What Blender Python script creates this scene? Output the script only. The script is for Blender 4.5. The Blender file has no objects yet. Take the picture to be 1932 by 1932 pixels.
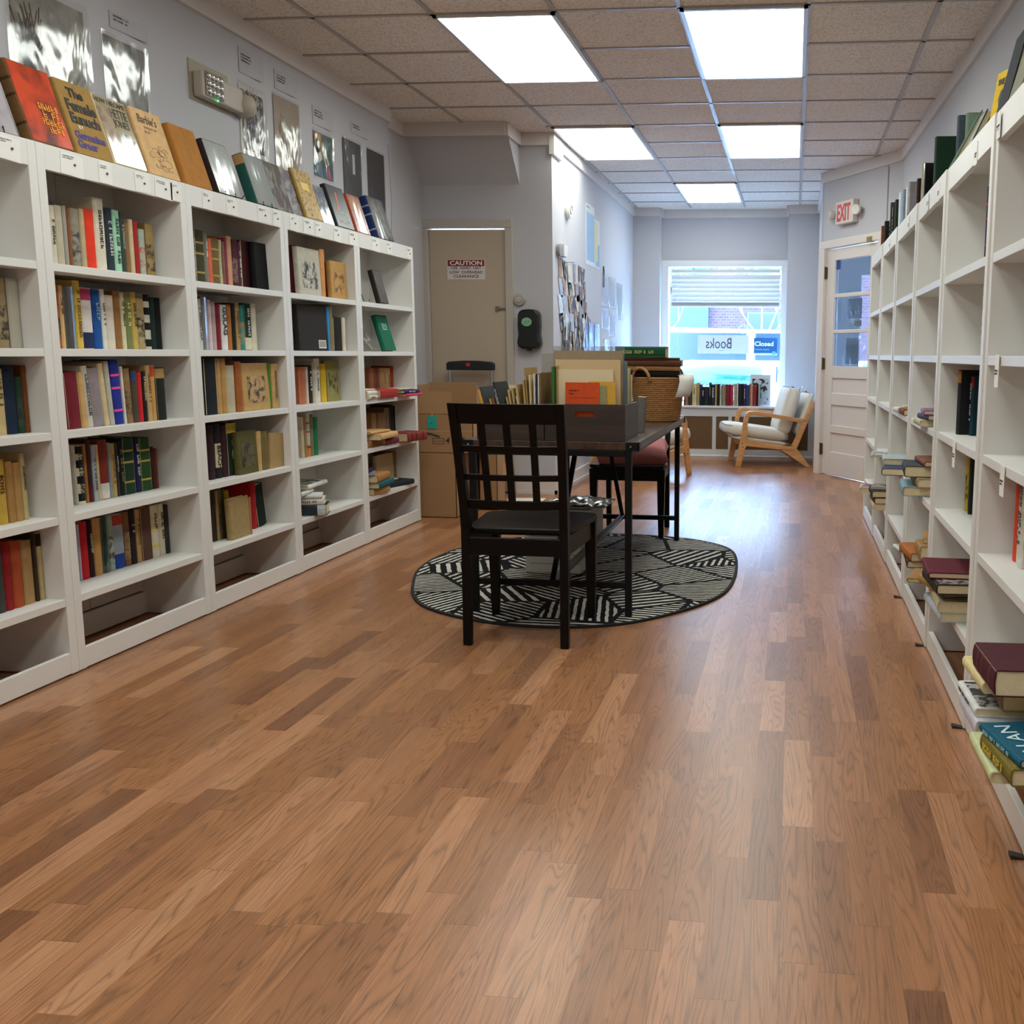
import bpy, bmesh, math, random
from mathutils import Matrix, Vector, Euler
S = bpy.context.scene
C = S.collection
PI = math.pi
rnd = random.Random(7)

# ------------------------------------------------------------------ camera
cam_d = bpy.data.cameras.new('camera'); cam = bpy.data.objects.new('camera', cam_d); C.objects.link(cam)
cam_d.sensor_width = 36; cam_d.sensor_fit = 'HORIZONTAL'
cam_d.lens = 36*1930/1932
cam_d.shift_x = -(1288-966)/1932; cam_d.shift_y = 0
cam_d.clip_start = .05; cam_d.clip_end = 300
_r = Vector((0.994289, 0.106431, 0.007906)); _u = Vector((-0.023993, 0.150734, 0.988283)); _b = Vector((0.103992, -0.982828, 0.152427))
m = Matrix.Identity(4)
for i in range(3):
    m[i][0] = _r[i]; m[i][1] = _u[i]; m[i][2] = _b[i]
m[2][3] = 1.105
cam.matrix_world = m
S.camera = cam
# ------------------------------------------------------------------ sky and exposure
W = bpy.data.worlds.new('sky'); S.world = W; W.use_nodes = True
bg = W.node_tree.nodes['Background']
bg.inputs[0].default_value = (.46, .70, 1, 1); bg.inputs[1].default_value = 19.0
S.view_settings.view_transform = 'Standard'; S.view_settings.look = 'None'
S.view_settings.gamma = 1; S.view_settings.use_curve_mapping = False
S.view_settings.exposure = 1.05
S.cycles.max_bounces = 8; S.cycles.diffuse_bounces = 5; S.cycles.glossy_bounces = 4
S.cycles.transparent_max_bounces = 12; S.cycles.caustics_reflective = False; S.cycles.caustics_refractive = False
LAMP = 5

# ------------------------------------------------------------------ materials
def srgb(h):
    v = [int(h[i:i+2], 16)/255 for i in (0, 2, 4)]
    return tuple(x/12.92 if x <= .04045 else ((x+.055)/1.055)**2.4 for x in v) + (1,)
_m = {}
def mat(h, rough=.6, metal=0, spec=.5, bump=0, bscale=80, name=None, coat=0):
    k = (h, rough, metal, spec, bump, bscale, coat)
    if k in _m: return _m[k]
    M = bpy.data.materials.new(name or 'm_'+h); M.use_nodes = True
    n = M.node_tree.nodes; l = M.node_tree.links; b = n['Principled BSDF']
    b.inputs['Base Color'].default_value = srgb(h); b.inputs['Roughness'].default_value = rough
    b.inputs['Metallic'].default_value = metal; b.inputs['Specular IOR Level'].default_value = spec
    if coat: b.inputs['Coat Weight'].default_value = coat; b.inputs['Coat Roughness'].default_value = .08
    if bump:
        t = n.new('ShaderNodeTexNoise'); t.inputs['Scale'].default_value = bscale; t.inputs['Detail'].default_value = 4
        tc = n.new('ShaderNodeTexCoord'); l.new(tc.outputs['Object'], t.inputs['Vector'])
        bp = n.new('ShaderNodeBump'); bp.inputs['Strength'].default_value = bump; bp.inputs['Distance'].default_value = .004
        l.new(t.outputs['Fac'], bp.inputs['Height']); l.new(bp.outputs[0], b.inputs['Normal'])
    _m[k] = M; return M
def cloth(h, rough=.75):      # book cloth or board, a little worn
    k = ('cloth', h, rough)
    if k in _m: return _m[k]
    M = bpy.data.materials.new('cover_'+h); M.use_nodes = True
    n = M.node_tree.nodes; l = M.node_tree.links; b = n['Principled BSDF']
    t = n.new('ShaderNodeTexNoise'); t.inputs['Scale'].default_value = 35; t.inputs['Detail'].default_value = 5
    tc = n.new('ShaderNodeTexCoord'); l.new(tc.outputs['Object'], t.inputs['Vector'])
    mx = n.new('ShaderNodeMix'); mx.data_type = 'RGBA'; c = srgb(h)
    mx.inputs[6].default_value = tuple(x*.72 for x in c[:3])+(1,); mx.inputs[7].default_value = tuple(min(1, x*1.2) for x in c[:3])+(1,)
    l.new(t.outputs['Fac'], mx.inputs[0]); l.new(mx.outputs[2], b.inputs['Base Color'])
    b.inputs['Roughness'].default_value = rough; b.inputs['Specular IOR Level'].default_value = .22
    _m[k] = M; return M
def pic(h1, h2, scale=25, seed=0, stretch=(1, 1, 1), rough=.45, sharp=.04, thr=.5):     # two-tone picture printed on a cover
    k = ('pic', h1, h2, scale, seed, stretch, rough, sharp, thr)
    if k in _m: return _m[k]
    M = bpy.data.materials.new('print_'+h1); M.use_nodes = True
    n = M.node_tree.nodes; l = M.node_tree.links; b = n['Principled BSDF']
    tc = n.new('ShaderNodeTexCoord'); mp = n.new('ShaderNodeMapping'); mp.inputs['Location'].default_value = (seed, seed*1.7, seed*.3)
    mp.inputs['Scale'].default_value = stretch
    t = n.new('ShaderNodeTexNoise'); t.inputs['Scale'].default_value = scale; t.inputs['Detail'].default_value = 3; t.inputs['Distortion'].default_value = .8
    r = n.new('ShaderNodeValToRGB'); r.color_ramp.elements[0].position = thr-sharp; r.color_ramp.elements[1].position = thr+sharp
    r.color_ramp.elements[0].color = srgb(h1); r.color_ramp.elements[1].color = srgb(h2)
    l.new(tc.outputs['Object'], mp.inputs[0]); l.new(mp.outputs[0], t.inputs['Vector']); l.new(t.outputs['Fac'], r.inputs[0])
    l.new(r.outputs[0], b.inputs['Base Color']); b.inputs['Roughness'].default_value = rough
    _m[k] = M; return M
def emis(h, s, name='glow'):
    M = bpy.data.materials.new(name); M.use_nodes = True
    n = M.node_tree.nodes; l = M.node_tree.links; n.remove(n['Principled BSDF'])
    e = n.new('ShaderNodeEmission'); e.inputs[0].default_value = srgb(h); e.inputs[1].default_value = s
    l.new(e.outputs[0], n['Material Output'].inputs[0]); return M
def film(tr=.75, rough=.1, wr=.5, scale=9, tint='ffffff', fac=None, stretch=(1, 1, .35)):     # clear plastic film, creased
    M = bpy.data.materials.new('clear_film'); M.use_nodes = True
    n = M.node_tree.nodes; l = M.node_tree.links; n.remove(n['Principled BSDF'])
    a = n.new('ShaderNodeBsdfTransparent'); a.inputs[0].default_value = srgb(tint)
    g = n.new('ShaderNodeBsdfGlossy'); g.inputs['Roughness'].default_value = rough
    tc = n.new('ShaderNodeTexCoord'); mp = n.new('ShaderNodeMapping'); mp.inputs['Scale'].default_value = stretch
    t = n.new('ShaderNodeTexNoise'); t.inputs['Scale'].default_value = scale; t.inputs['Detail'].default_value = 3; t.inputs['Distortion'].default_value = 1
    bp = n.new('ShaderNodeBump'); bp.inputs['Strength'].default_value = wr; bp.inputs['Distance'].default_value = .05
    l.new(tc.outputs['Object'], mp.inputs[0]); l.new(mp.outputs[0], t.inputs['Vector']); l.new(t.outputs['Fac'], bp.inputs['Height'])
    l.new(bp.outputs[0], g.inputs['Normal'])
    mx = n.new('ShaderNodeMixShader'); mx.inputs[0].default_value = 1-tr
    l.new(a.outputs[0], mx.inputs[1]); l.new(g.outputs[0], mx.inputs[2]); l.new(mx.outputs[0], n['Material Output'].inputs[0]); return M
def glass(refl=.12, tint='eef6ff'):
    M = bpy.data.materials.new('window_glass'); M.use_nodes = True
    n = M.node_tree.nodes; l = M.node_tree.links; n.remove(n['Principled BSDF'])
    a = n.new('ShaderNodeBsdfTransparent'); a.inputs[0].default_value = srgb(tint)
    g = n.new('ShaderNodeBsdfGlossy'); g.inputs['Roughness'].default_value = .02
    f = n.new('ShaderNodeFresnel'); f.inputs[0].default_value = 1.5
    mm = n.new('ShaderNodeMath'); mm.operation = 'MULTIPLY'; mm.inputs[1].default_value = refl/.04
    l.new(f.outputs[0], mm.inputs[0]); mm.use_clamp = True
    ge = n.new('ShaderNodeNewGeometry'); inv = M_(n, 'SUBTRACT', 1, ge.outputs['Backfacing'], links=l)      # only the outer faces mirror
    m2 = n.new('ShaderNodeMath'); m2.operation = 'MULTIPLY'; l.new(mm.outputs[0], m2.inputs[0]); l.new(inv, m2.inputs[1]); mm = m2
    mx = n.new('ShaderNodeMixShader'); l.new(mm.outputs[0], mx.inputs[0])
    l.new(a.outputs[0], mx.inputs[1]); l.new(g.outputs[0], mx.inputs[2]); l.new(mx.outputs[0], n['Material Output'].inputs[0]); return M
def M_(nodes, op, a, b=None, clamp=False, links=None):
    q = nodes.new('ShaderNodeMath'); q.operation = op; q.use_clamp = clamp
    for i, v in enumerate((a, b)):
        if v is None: continue
        if isinstance(v, (int, float)): q.inputs[i].default_value = v
        else: links.new(v, q.inputs[i])
    return q.outputs[0]
def floor_mat():
    M = bpy.data.materials.new('laminate_floor'); M.use_nodes = True
    n = M.node_tree.nodes; l = M.node_tree.links; b = n['Principled BSDF']
    tc = n.new('ShaderNodeTexCoord'); sp = n.new('ShaderNodeSeparateXYZ'); l.new(tc.outputs['Object'], sp.inputs[0])
    mt = lambda op, a, b_=None, cl=False: M_(n, op, a, b_, cl, l)
    X, Y = sp.outputs[0], sp.outputs[1]
    xs = mt('DIVIDE', X, .073); ix = mt('FLOOR', xs)
    wn = n.new('ShaderNodeTexWhiteNoise'); wn.noise_dimensions = '1D'; l.new(ix, wn.inputs['W'])
    ys = mt('ADD', mt('DIVIDE', Y, .6), mt('MULTIPLY', wn.outputs['Value'], 9.3))
    nz = n.new('ShaderNodeTexWhiteNoise'); nz.noise_dimensions = '1D'; l.new(mt('ADD', ix, 77.7), nz.inputs['W'])
    ys = mt('MULTIPLY', ys, mt('ADD', .8, mt('MULTIPLY', nz.outputs['Value'], .5)))
    iy = mt('FLOOR', ys)
    cb = n.new('ShaderNodeCombineXYZ'); l.new(ix, cb.inputs[0]); l.new(iy, cb.inputs[1])
    w2 = n.new('ShaderNodeTexWhiteNoise'); w2.noise_dimensions = '2D'; l.new(cb.outputs[0], w2.inputs['Vector'])
    ramp = n.new('ShaderNodeValToRGB'); cr = ramp.color_ramp; cr.interpolation = 'LINEAR'
    cols = [(0, '7c5034'), (.06, '8e5f3f'), (.3, '9a6843'), (.6, 'a26f49'), (.85, 'aa7653'), (1, 'b6845f')]
    cr.elements[0].position = 0; cr.elements[0].color = srgb(cols[0][1]); cr.elements[1].position = 1; cr.elements[1].color = srgb(cols[-1][1])
    for p, h in cols[1:-1]: e = cr.elements.new(p); e.color = srgb(h)
    l.new(w2.outputs['Value'], ramp.inputs[0])
    # grain: long streaks plus cathedral rings, shifted per strip
    off = n.new('ShaderNodeCombineXYZ'); l.new(mt('MULTIPLY', w2.outputs['Value'], 40), off.inputs[0]); l.new(mt('MULTIPLY', w2.outputs['Value'], 90), off.inputs[1])
    va = n.new('ShaderNodeVectorMath'); va.operation = 'ADD'; l.new(tc.outputs['Object'], va.inputs[0]); l.new(off.outputs[0], va.inputs[1])
    mp = n.new('ShaderNodeMapping'); mp.inputs['Scale'].default_value = (1, .06, 1); l.new(va.outputs[0], mp.inputs[0])
    g1 = n.new('ShaderNodeTexNoise'); g1.inputs['Scale'].default_value = 260; g1.inputs['Detail'].default_value = 4; l.new(mp.outputs[0], g1.inputs['Vector'])
    mp2 = n.new('ShaderNodeMapping'); mp2.inputs['Scale'].default_value = (1, .065, 1); l.new(va.outputs[0], mp2.inputs[0])
    g2 = n.new('ShaderNodeTexNoise'); g2.inputs['Scale'].default_value = 13; g2.inputs['Detail'].default_value = 2; g2.inputs['Distortion'].default_value = .6; l.new(mp2.outputs[0], g2.inputs['Vector'])
    ring = mt('FRACT', mt('MULTIPLY', g2.outputs['Fac'], 22))
    ring = mt('POWER', mt('ABSOLUTE', mt('SUBTRACT', ring, .5)), 3)      # 0..0.125
    ring = mt('MULTIPLY', ring, 3.2)
    gm = mt('MULTIPLY', mt('SUBTRACT', g1.outputs['Fac'], .5), .55)
    g3 = n.new('ShaderNodeTexNoise'); g3.inputs['Scale'].default_value = 22; g3.inputs['Detail'].default_value = 3; l.new(mp2.outputs[0], g3.inputs['Vector'])
    gm3 = mt('MULTIPLY', mt('SUBTRACT', g3.outputs['Fac'], .5), .5)
    k = mt('SUBTRACT', mt('ADD', mt('ADD', 1, gm), gm3), ring)
    # joints between boards
    fx = mt('FRACT', mt('DIVIDE', X, .219)); jx = mt('LESS_THAN', fx, .008)
    fy = mt('FRACT', ys); jy = mt('LESS_THAN', fy, .004)
    k = mt('MULTIPLY', k, mt('SUBTRACT', 1, mt('MULTIPLY', mt('MAXIMUM', jx, jy), .3)))
    vm = n.new('ShaderNodeVectorMath'); vm.operation = 'SCALE'; l.new(ramp.outputs[0], vm.inputs[0]); l.new(k, vm.inputs['Scale'])
    l.new(vm.outputs[0], b.inputs['Base Color'])
    l.new(mt('ADD', .25, mt('MULTIPLY', g1.outputs['Fac'], .12)), b.inputs['Roughness'])
    b.inputs['Specular IOR Level'].default_value = .55
    bp = n.new('ShaderNodeBump'); bp.inputs['Strength'].default_value = .12; bp.inputs['Distance'].default_value = .002
    l.new(g1.outputs['Fac'], bp.inputs['Height']); l.new(bp.outputs[0], b.inputs['Normal'])
    return M
def wood(h1, h2, axis=1, scale=30, rough=.4, stretch=.08):
    k = ('wood', h1, h2, axis, scale, rough, stretch)
    if k in _m: return _m[k]
    M = bpy.data.materials.new('wood_'+h1); M.use_nodes = True
    n = M.node_tree.nodes; l = M.node_tree.links; b = n['Principled BSDF']
    tc = n.new('ShaderNodeTexCoord'); mp = n.new('ShaderNodeMapping'); s = [1, 1, 1]; s[axis] = stretch; mp.inputs['Scale'].default_value = s
    t = n.new('ShaderNodeTexNoise'); t.inputs['Scale'].default_value = scale; t.inputs['Detail'].default_value = 6; t.inputs['Distortion'].default_value = .8
    r = n.new('ShaderNodeValToRGB'); r.color_ramp.elements[0].position = .3; r.color_ramp.elements[1].position = .7
    r.color_ramp.elements[0].color = srgb(h1); r.color_ramp.elements[1].color = srgb(h2)
    l.new(tc.outputs['Object'], mp.inputs[0]); l.new(mp.outputs[0], t.inputs['Vector']); l.new(t.outputs['Fac'], r.inputs[0])
    l.new(r.outputs[0], b.inputs['Base Color']); b.inputs['Roughness'].default_value = rough
    _m[k] = M; return M
def tile_mat():
    M = bpy.data.materials.new('ceiling_tile'); M.use_nodes = True
    n = M.node_tree.nodes; l = M.node_tree.links; b = n['Principled BSDF']
    tc = n.new('ShaderNodeTexCoord')
    t = n.new('ShaderNodeTexNoise'); t.inputs['Scale'].default_value = 95; t.inputs['Detail'].default_value = 3; l.new(tc.outputs['Object'], t.inputs['Vector'])
    r = n.new('ShaderNodeValToRGB'); r.color_ramp.elements[0].position = .36; r.color_ramp.elements[1].position = .52
    r.color_ramp.elements[0].color = srgb('c9bcae'); r.color_ramp.elements[1].color = srgb('ebe0d4')
    l.new(t.outputs['Fac'], r.inputs[0]); l.new(r.outputs[0], b.inputs['Base Color']); b.inputs['Roughness'].default_value = .9
    bp = n.new('ShaderNodeBump'); bp.inputs['Strength'].default_value = .4; bp.inputs['Distance'].default_value = .003
    l.new(t.outputs['Fac'], bp.inputs['Height']); l.new(bp.outputs[0], b.inputs['Normal']); return M
def rug_mat():
    M = bpy.data.materials.new('rug_weave'); M.use_nodes = True
    n = M.node_tree.nodes; l = M.node_tree.links; b = n['Principled BSDF']
    mt = lambda op, a, b_=None, cl=False: M_(n, op, a, b_, cl, l)
    tc = n.new('ShaderNodeTexCoord')
    nz = n.new('ShaderNodeTexNoise'); nz.inputs['Scale'].default_value = 28; nz.inputs['Detail'].default_value = 2; l.new(tc.outputs['Object'], nz.inputs['Vector'])
    v = n.new('ShaderNodeTexVoronoi'); v.voronoi_dimensions = '2D'; v.inputs['Scale'].default_value = 2.9; l.new(tc.outputs['Object'], v.inputs['Vector'])
    v2 = n.new('ShaderNodeTexVoronoi'); v2.voronoi_dimensions = '2D'; v2.feature = 'DISTANCE_TO_EDGE'; v2.inputs['Scale'].default_value = 2.9; l.new(tc.outputs['Object'], v2.inputs['Vector'])
    sc = n.new('ShaderNodeSeparateColor'); l.new(v.outputs['Color'], sc.inputs[0])
    ang = mt('MULTIPLY', sc.outputs[0], 9.4)
    sp = n.new('ShaderNodeSeparateXYZ'); l.new(tc.outputs['Object'], sp.inputs[0])
    u = mt('ADD', mt('MULTIPLY', sp.outputs[0], mt('COSINE', ang)), mt('MULTIPLY', sp.outputs[1], mt('SINE', ang)))
    u = mt('ADD', u, mt('MULTIPLY', nz.outputs['Fac'], .012))
    fr = mt('ADD', 115, mt('MULTIPLY', sc.outputs[1], 80))
    s = mt('SINE', mt('MULTIPLY', u, fr))
    w = mt('GREATER_THAN', s, .25)
    w = mt('MULTIPLY', w, mt('GREATER_THAN', v2.outputs['Distance'], .035))
    r = n.new('ShaderNodeMix'); r.data_type = 'RGBA'; r.inputs[6].default_value = srgb('0f1013'); r.inputs[7].default_value = srgb('cdc8be'); l.new(w, r.inputs[0])
    l.new(r.outputs[2], b.inputs['Base Color']); b.inputs['Roughness'].default_value = .95; b.inputs['Specular IOR Level'].default_value = .15
    bp = n.new('ShaderNodeBump'); bp.inputs['Strength'].default_value = .5; bp.inputs['Distance'].default_value = .004
    l.new(w, bp.inputs['Height']); l.new(bp.outputs[0], b.inputs['Normal']); return M
def brick_mat(scale=3):
    M = bpy.data.materials.new('brick'); M.use_nodes = True
    n = M.node_tree.nodes; l = M.node_tree.links; b = n['Principled BSDF']
    tc = n.new('ShaderNodeTexCoord'); mp = n.new('ShaderNodeMapping'); mp.inputs['Rotation'].default_value = (PI/2, 0, 0)
    t = n.new('ShaderNodeTexBrick'); t.inputs['Scale'].default_value = scale
    t.inputs['Color1'].default_value = srgb('4a3338'); t.inputs['Color2'].default_value = srgb('3d2a30'); t.inputs['Mortar'].default_value = srgb('57484a')
    l.new(tc.outputs['Object'], mp.inputs[0]); l.new(mp.outputs[0], t.inputs['Vector']); l.new(t.outputs['Color'], b.inputs['Base Color']); b.inputs['Roughness'].default_value = .9
    return M
WHITE = mat('dcdad6', .45, name='shelf_white'); WALL = mat('bbbabe', .85, bump=.15, bscale=60, name='wall_paint'); TRIM = mat('d6cfca', .5, name='trim_paint')
DARK = mat('0a0606', .4, name='espresso_wood', spec=.18); BLACKM = mat('0b0b0d', .5, spec=.2, name='black_metal')
PAGE = pic('d9cba6', 'cdbd94', 90, 0, (1, 1, 1), .9, .3); PAPER = mat('e6e4e0', .8, name='paper')
INK = mat('1b1b1d', .7, name='ink'); CARD = mat('a9825c', .85, name='cardboard', bump=.1)

# ------------------------------------------------------------------ mesh helpers
class MB:
    def __init__(s): s.v = []; s.f = []
    def add(s, v, f, M=None):
        o = len(s.v)
        s.v += [tuple(M @ Vector(p)) if M is not None else tuple(p) for p in v]; s.f += [[o+i for i in q] for q in f]; return s
    def box(s, x0, x1, y0, y1, z0, z1, M=None):
        v = [(x, y, z) for z in (z0, z1) for y in (y0, y1) for x in (x0, x1)]
        return s.add(v, [(0, 2, 3, 1), (4, 5, 7, 6), (0, 1, 5, 4), (2, 6, 7, 3), (0, 4, 6, 2), (1, 3, 7, 5)], M)
    def prism(s, pts, a, b, axis='z', M=None):     # polygon in the two other axes, extruded a..b along axis
        n = len(pts)
        def P(p, t): return {'z': (p[0], p[1], t), 'y': (p[0], t, p[1]), 'x': (t, p[0], p[1])}[axis]
        v = [P(p, a) for p in pts]+[P(p, b) for p in pts]
        return s.add(v, [tuple(range(n))[::-1], tuple(range(n, 2*n))]+[(i, (i+1) % n, n+(i+1) % n, n+i) for i in range(n)], M)
    def cyl(s, p, q, r, r2=None, n=14, M=None):
        p = Vector(p); q = Vector(q); d = (q-p).normalized(); a = d.orthogonal().normalized(); b = d.cross(a); r2 = r if r2 is None else r2
        v = [tuple(c+(a*math.cos(t*2*PI/n)+b*math.sin(t*2*PI/n))*R) for c, R in ((p, r), (q, r2)) for t in range(n)]
        return s.add(v, [tuple(range(n))[::-1], tuple(range(n, 2*n))]+[(i, (i+1) % n, n+(i+1) % n, n+i) for i in range(n)], M)
    def tube(s, pts, r, n=8, M=None):
        pts = [Vector(p) for p in pts]; v = []; f = []
        ref = (pts[1]-pts[0]).normalized().orthogonal().normalized()
        for i, p in enumerate(pts):
            d = (pts[min(i+1, len(pts)-1)]-pts[max(i-1, 0)]).normalized(); ref = (ref-d*ref.dot(d)).normalized(); b = d.cross(ref)
            R = r[i] if isinstance(r, (list, tuple)) else r
            v += [tuple(p+(ref*math.cos(t*2*PI/n)+b*math.sin(t*2*PI/n))*R) for t in range(n)]
        for i in range(len(pts)-1):
            f += [(i*n+t, i*n+(t+1) % n, (i+1)*n+(t+1) % n, (i+1)*n+t) for t in range(n)]
        f += [tuple(range(n))[::-1], tuple(range((len(pts)-1)*n, len(pts)*n))]
        return s.add(v, f, M)
    def lathe(s, prof, n=24, M=None):      # (r, z) profile about z
        v = [(r*math.cos(t*2*PI/n), r*math.sin(t*2*PI/n), z) for r, z in prof for t in range(n)]
        f = [(i*n+t, i*n+(t+1) % n, (i+1)*n+(t+1) % n, (i+1)*n+t) for i in range(len(prof)-1) for t in range(n)]
        return s.add(v, f, M)
    def sweep(s, secs, M=None, closed=False):     # list of equal-length closed sections
        n = len(secs[0]); v = [p for q in secs for p in q]; k = len(secs)
        f = [(i*n+t, i*n+(t+1) % n, ((i+1) % k)*n+(t+1) % n, ((i+1) % k)*n+t) for i in range(k if closed else k-1) for t in range(n)]
        if not closed: f += [tuple(range(n))[::-1], tuple(range((k-1)*n, k*n))]
        return s.add(v, f, M)
    def pillow(s, a, b, t, e=.35, n=14, M=None):      # cushion a x b, thickness t, centred, pinched to a seam
        for sg in (1, -1):
            v = []
            for i in range(n+1):
                for j in range(n+1):
                    x = -1+2*i/n; y = -1+2*j/n
                    q = max(0, (1-x**4)*(1-y**4))**e
                    k = 1-.07*(1-x*x if abs(y) > .99 else 0)-.07*(1-y*y if abs(x) > .99 else 0)
                    v.append((x*a/2*k, y*b/2*k, sg*q*t/2))
            f = [(i*(n+1)+j, (i+1)*(n+1)+j, (i+1)*(n+1)+j+1, i*(n+1)+j+1) for i in range(n) for j in range(n)]
            if sg < 0: f = [q[::-1] for q in f]
            s.add(v, f, M)
        return s
    def build(s, name, m, parent=None, bevel=0, smooth=False, seg=2, subd=0, weld=False):
        me = bpy.data.meshes.new(name); me.from_pydata(s.v, [], s.f)
        o = bpy.data.objects.new(name, me); C.objects.link(o)
        ms = m if isinstance(m, (list, tuple)) else [m]
        for q in ms: me.materials.append(q)
        b = bmesh.new(); b.from_mesh(me)
        if weld: bmesh.ops.remove_doubles(b, verts=b.verts, dist=1e-4)
        bmesh.ops.recalc_face_normals(b, faces=b.faces); b.to_mesh(me); b.free()
        if smooth:
            for p in me.polygons: p.use_smooth = True
        if bevel:
            q = o.modifiers.new('bevel', 'BEVEL'); q.width = bevel; q.segments = seg; q.limit_method = 'ANGLE'; q.angle_limit = .6
        if subd:
            q = o.modifiers.new('sub', 'SUBSURF'); q.levels = subd; q.render_levels = subd
        if parent is not None: o.parent = parent
        return o
def bx(name, m, x0, x1, y0, y1, z0, z1, parent=None, bevel=0): return MB().box(x0, x1, y0, y1, z0, z1).build(name, m, parent, bevel)
def tag(o, label, cat, group=None, kind=None):
    if label: o['label'] = label
    if cat: o['category'] = cat
    if group: o['group'] = group
    if kind: o['kind'] = kind
    return o
def thing(name, label, cat, loc=(0, 0, 0), rz=0, group=None):
    o = bpy.data.objects.new(name, None); C.objects.link(o); o.empty_display_size = .05
    o.location = loc; o.rotation_euler = (0, 0, rz); return tag(o, label, cat, group)
def struct(o): o['kind'] = 'structure'; return o
_txt = {}
def text(s, name, m, parent, M, width=None, height=None, depth=.0006, align='LEFT', bold=0, shear=0, spacing=1):
    """lettering as a mesh: lies in the local XY plane of M, reading along +X; width/height stretch it"""
    cu = bpy.data.curves.new('t', 'FONT'); cu.body = s; cu.size = 1; cu.extrude = depth; cu.align_x = 'LEFT'; cu.offset = bold; cu.shear = shear; cu.space_character = spacing
    cu.resolution_u = 3
    t = bpy.data.objects.new('t', cu); C.objects.link(t)
    bpy.context.view_layer.update()
    me = bpy.data.meshes.new_from_object(t); bpy.data.objects.remove(t)
    xs = [v.co.x for v in me.vertices]; ys = [v.co.y for v in me.vertices]
    x0, x1, y0, y1 = min(xs), max(xs), min(ys), max(ys)
    sx = (width/(x1-x0)) if width else None; sy = (height/(y1-y0)) if height else None
    sx = sx or sy; sy = sy or sx
    for v in me.vertices:
        v.co.x = (v.co.x-x0)*sx; v.co.y = (v.co.y-y0)*sy
    me.materials.clear(); me.materials.append(m); me.name = name
    o = bpy.data.objects.new(name, me); C.objects.link(o)
    o.matrix_local = M
    if parent is not None: o.parent = parent
    return o
def marks(name, m, parent, M, length, h, rows=1, gap=1.6, r=None, wmin=.35, wmax=1.0, t=.0005):      # lettering too small to read: rows of short strokes
    r = r or rnd; b = MB(); y = 0
    for k in range(rows):
        x = 0; end = length*(1 if k < rows-1 else r.uniform(.4, 1))
        while x < end-h*.3:
            w = h*r.uniform(wmin, wmax)
            if r.random() < .86:
                s = min(h*.2, w*.35); b.box(x, x+s, y, y+h, 0, t)
                for q in r.sample([0, .4, .8], 2): b.box(x+s, x+w*.85, y+q*h, y+q*h+h*.18, 0, t)
                if r.random() < .5: b.box(x+w*.85-s, x+w*.85, y, y+h*r.choice([.5, 1]), 0, t)
            x += w+h*.1
        y -= h*gap
    o = b.build(name, m, parent); o.matrix_local = M; return o
Rx = lambda a: Matrix.Rotation(a, 4, 'X'); Ry = lambda a: Matrix.Rotation(a, 4, 'Y'); Rz = lambda a: Matrix.Rotation(a, 4, 'Z'); T = lambda *p: Matrix.Translation(Vector(p))
# ------------------------------------------------------------------ the room
ZC = 2.743
struct(bx('floor', floor_mat(), -3.1, 1.6, -3.5, 12.25, -.05, 0))
struct(bx('ceiling', tile_mat(), -3.1, 1.6, -3.5, 12.25, ZC, ZC+.05))
def wallseg(name, p, q, t=.1, z0=0, z1=ZC, m=None):       # solid wall, room side on the line p-q, thickness to the right of p->q
    d = Vector((q[0]-p[0], q[1]-p[1])).normalized(); n = Vector((d.y, -d.x))*t
    return MB().prism([p, q, (q[0]+n.x, q[1]+n.y), (p[0]+n.x, p[1]+n.y)], z0, z1)
def wall(name, segs, m=None):
    b = MB()
    for s in segs: w = wallseg(name, *s); b.add(w.v, w.f)
    return struct(b.build(name, m or WALL))
wall('wall_left', [((-2.79, 7.06), (-2.79, -3.5), .12), ((-2.87, 8.0), (-2.87, 7.061), .1)])
wall('wall_left_end', [((-2.87, 7.88), (-2.835, 7.88), -.12), ((-2.18, 7.88), (-1.85, 7.88), -.12), ((-2.835, 7.88), (-2.18, 7.88), -.12, 2.1)])
wall('wall_far_left', [((-1.85, 12.2), (-1.85, 8.0), .12), ((-1.85, 11.87), (-1.54, 11.87), -.3)])
b = MB()
for x0, x1, z0, z1 in ((-1.54, -1.46, 0, ZC), (-.157, -.09, 0, ZC), (-1.46, -.157, 2.106, ZC), (-1.46, -.157, 0, .53)): b.box(x0, x1, 12.05, 12.2, z0, z1)
b.box(-.09, .26, 11.75, 12.2, 0, ZC)
struct(b.build('wall_back', WALL))
wall('wall_entry', [((.25, 9.755), (.25, 11.8), .1)])
# angled wall with the street door
EO = Vector((.229, 9.755, 0)); ED = Vector((.615, -1.102, 0)).normalized(); EA = math.atan2(ED.y, ED.x)
EM = T(*EO) @ Rz(EA)            # local x along the wall, local -y into the room... room is on the left
def eb(x0, x1, z0, z1, y0=0, y1=.12): return MB().box(x0, x1, y0, y1, z0, z1, EM)
b = MB()
for a in ((0, .03, 0, ZC), (.02, 1.06, 2.11, ZC), (1.04, 1.27, 0, ZC)): q = eb(*a); b.add(q.v, q.f)
struct(b.build('wall_angled', WALL))
wall('wall_right', [((.844, 8.655), (1.17, -3.5), -.12)])
wall('wall_behind', [((-3.0, -3.5), (1.4, -3.5), .12)])
# sloping soffit over the cellar door
struct(MB().prism([(7.5, ZC), (7.88, ZC), (7.88, 2.37)], -2.87, -2.1, 'x').build('wall_soffit', WALL))
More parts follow.
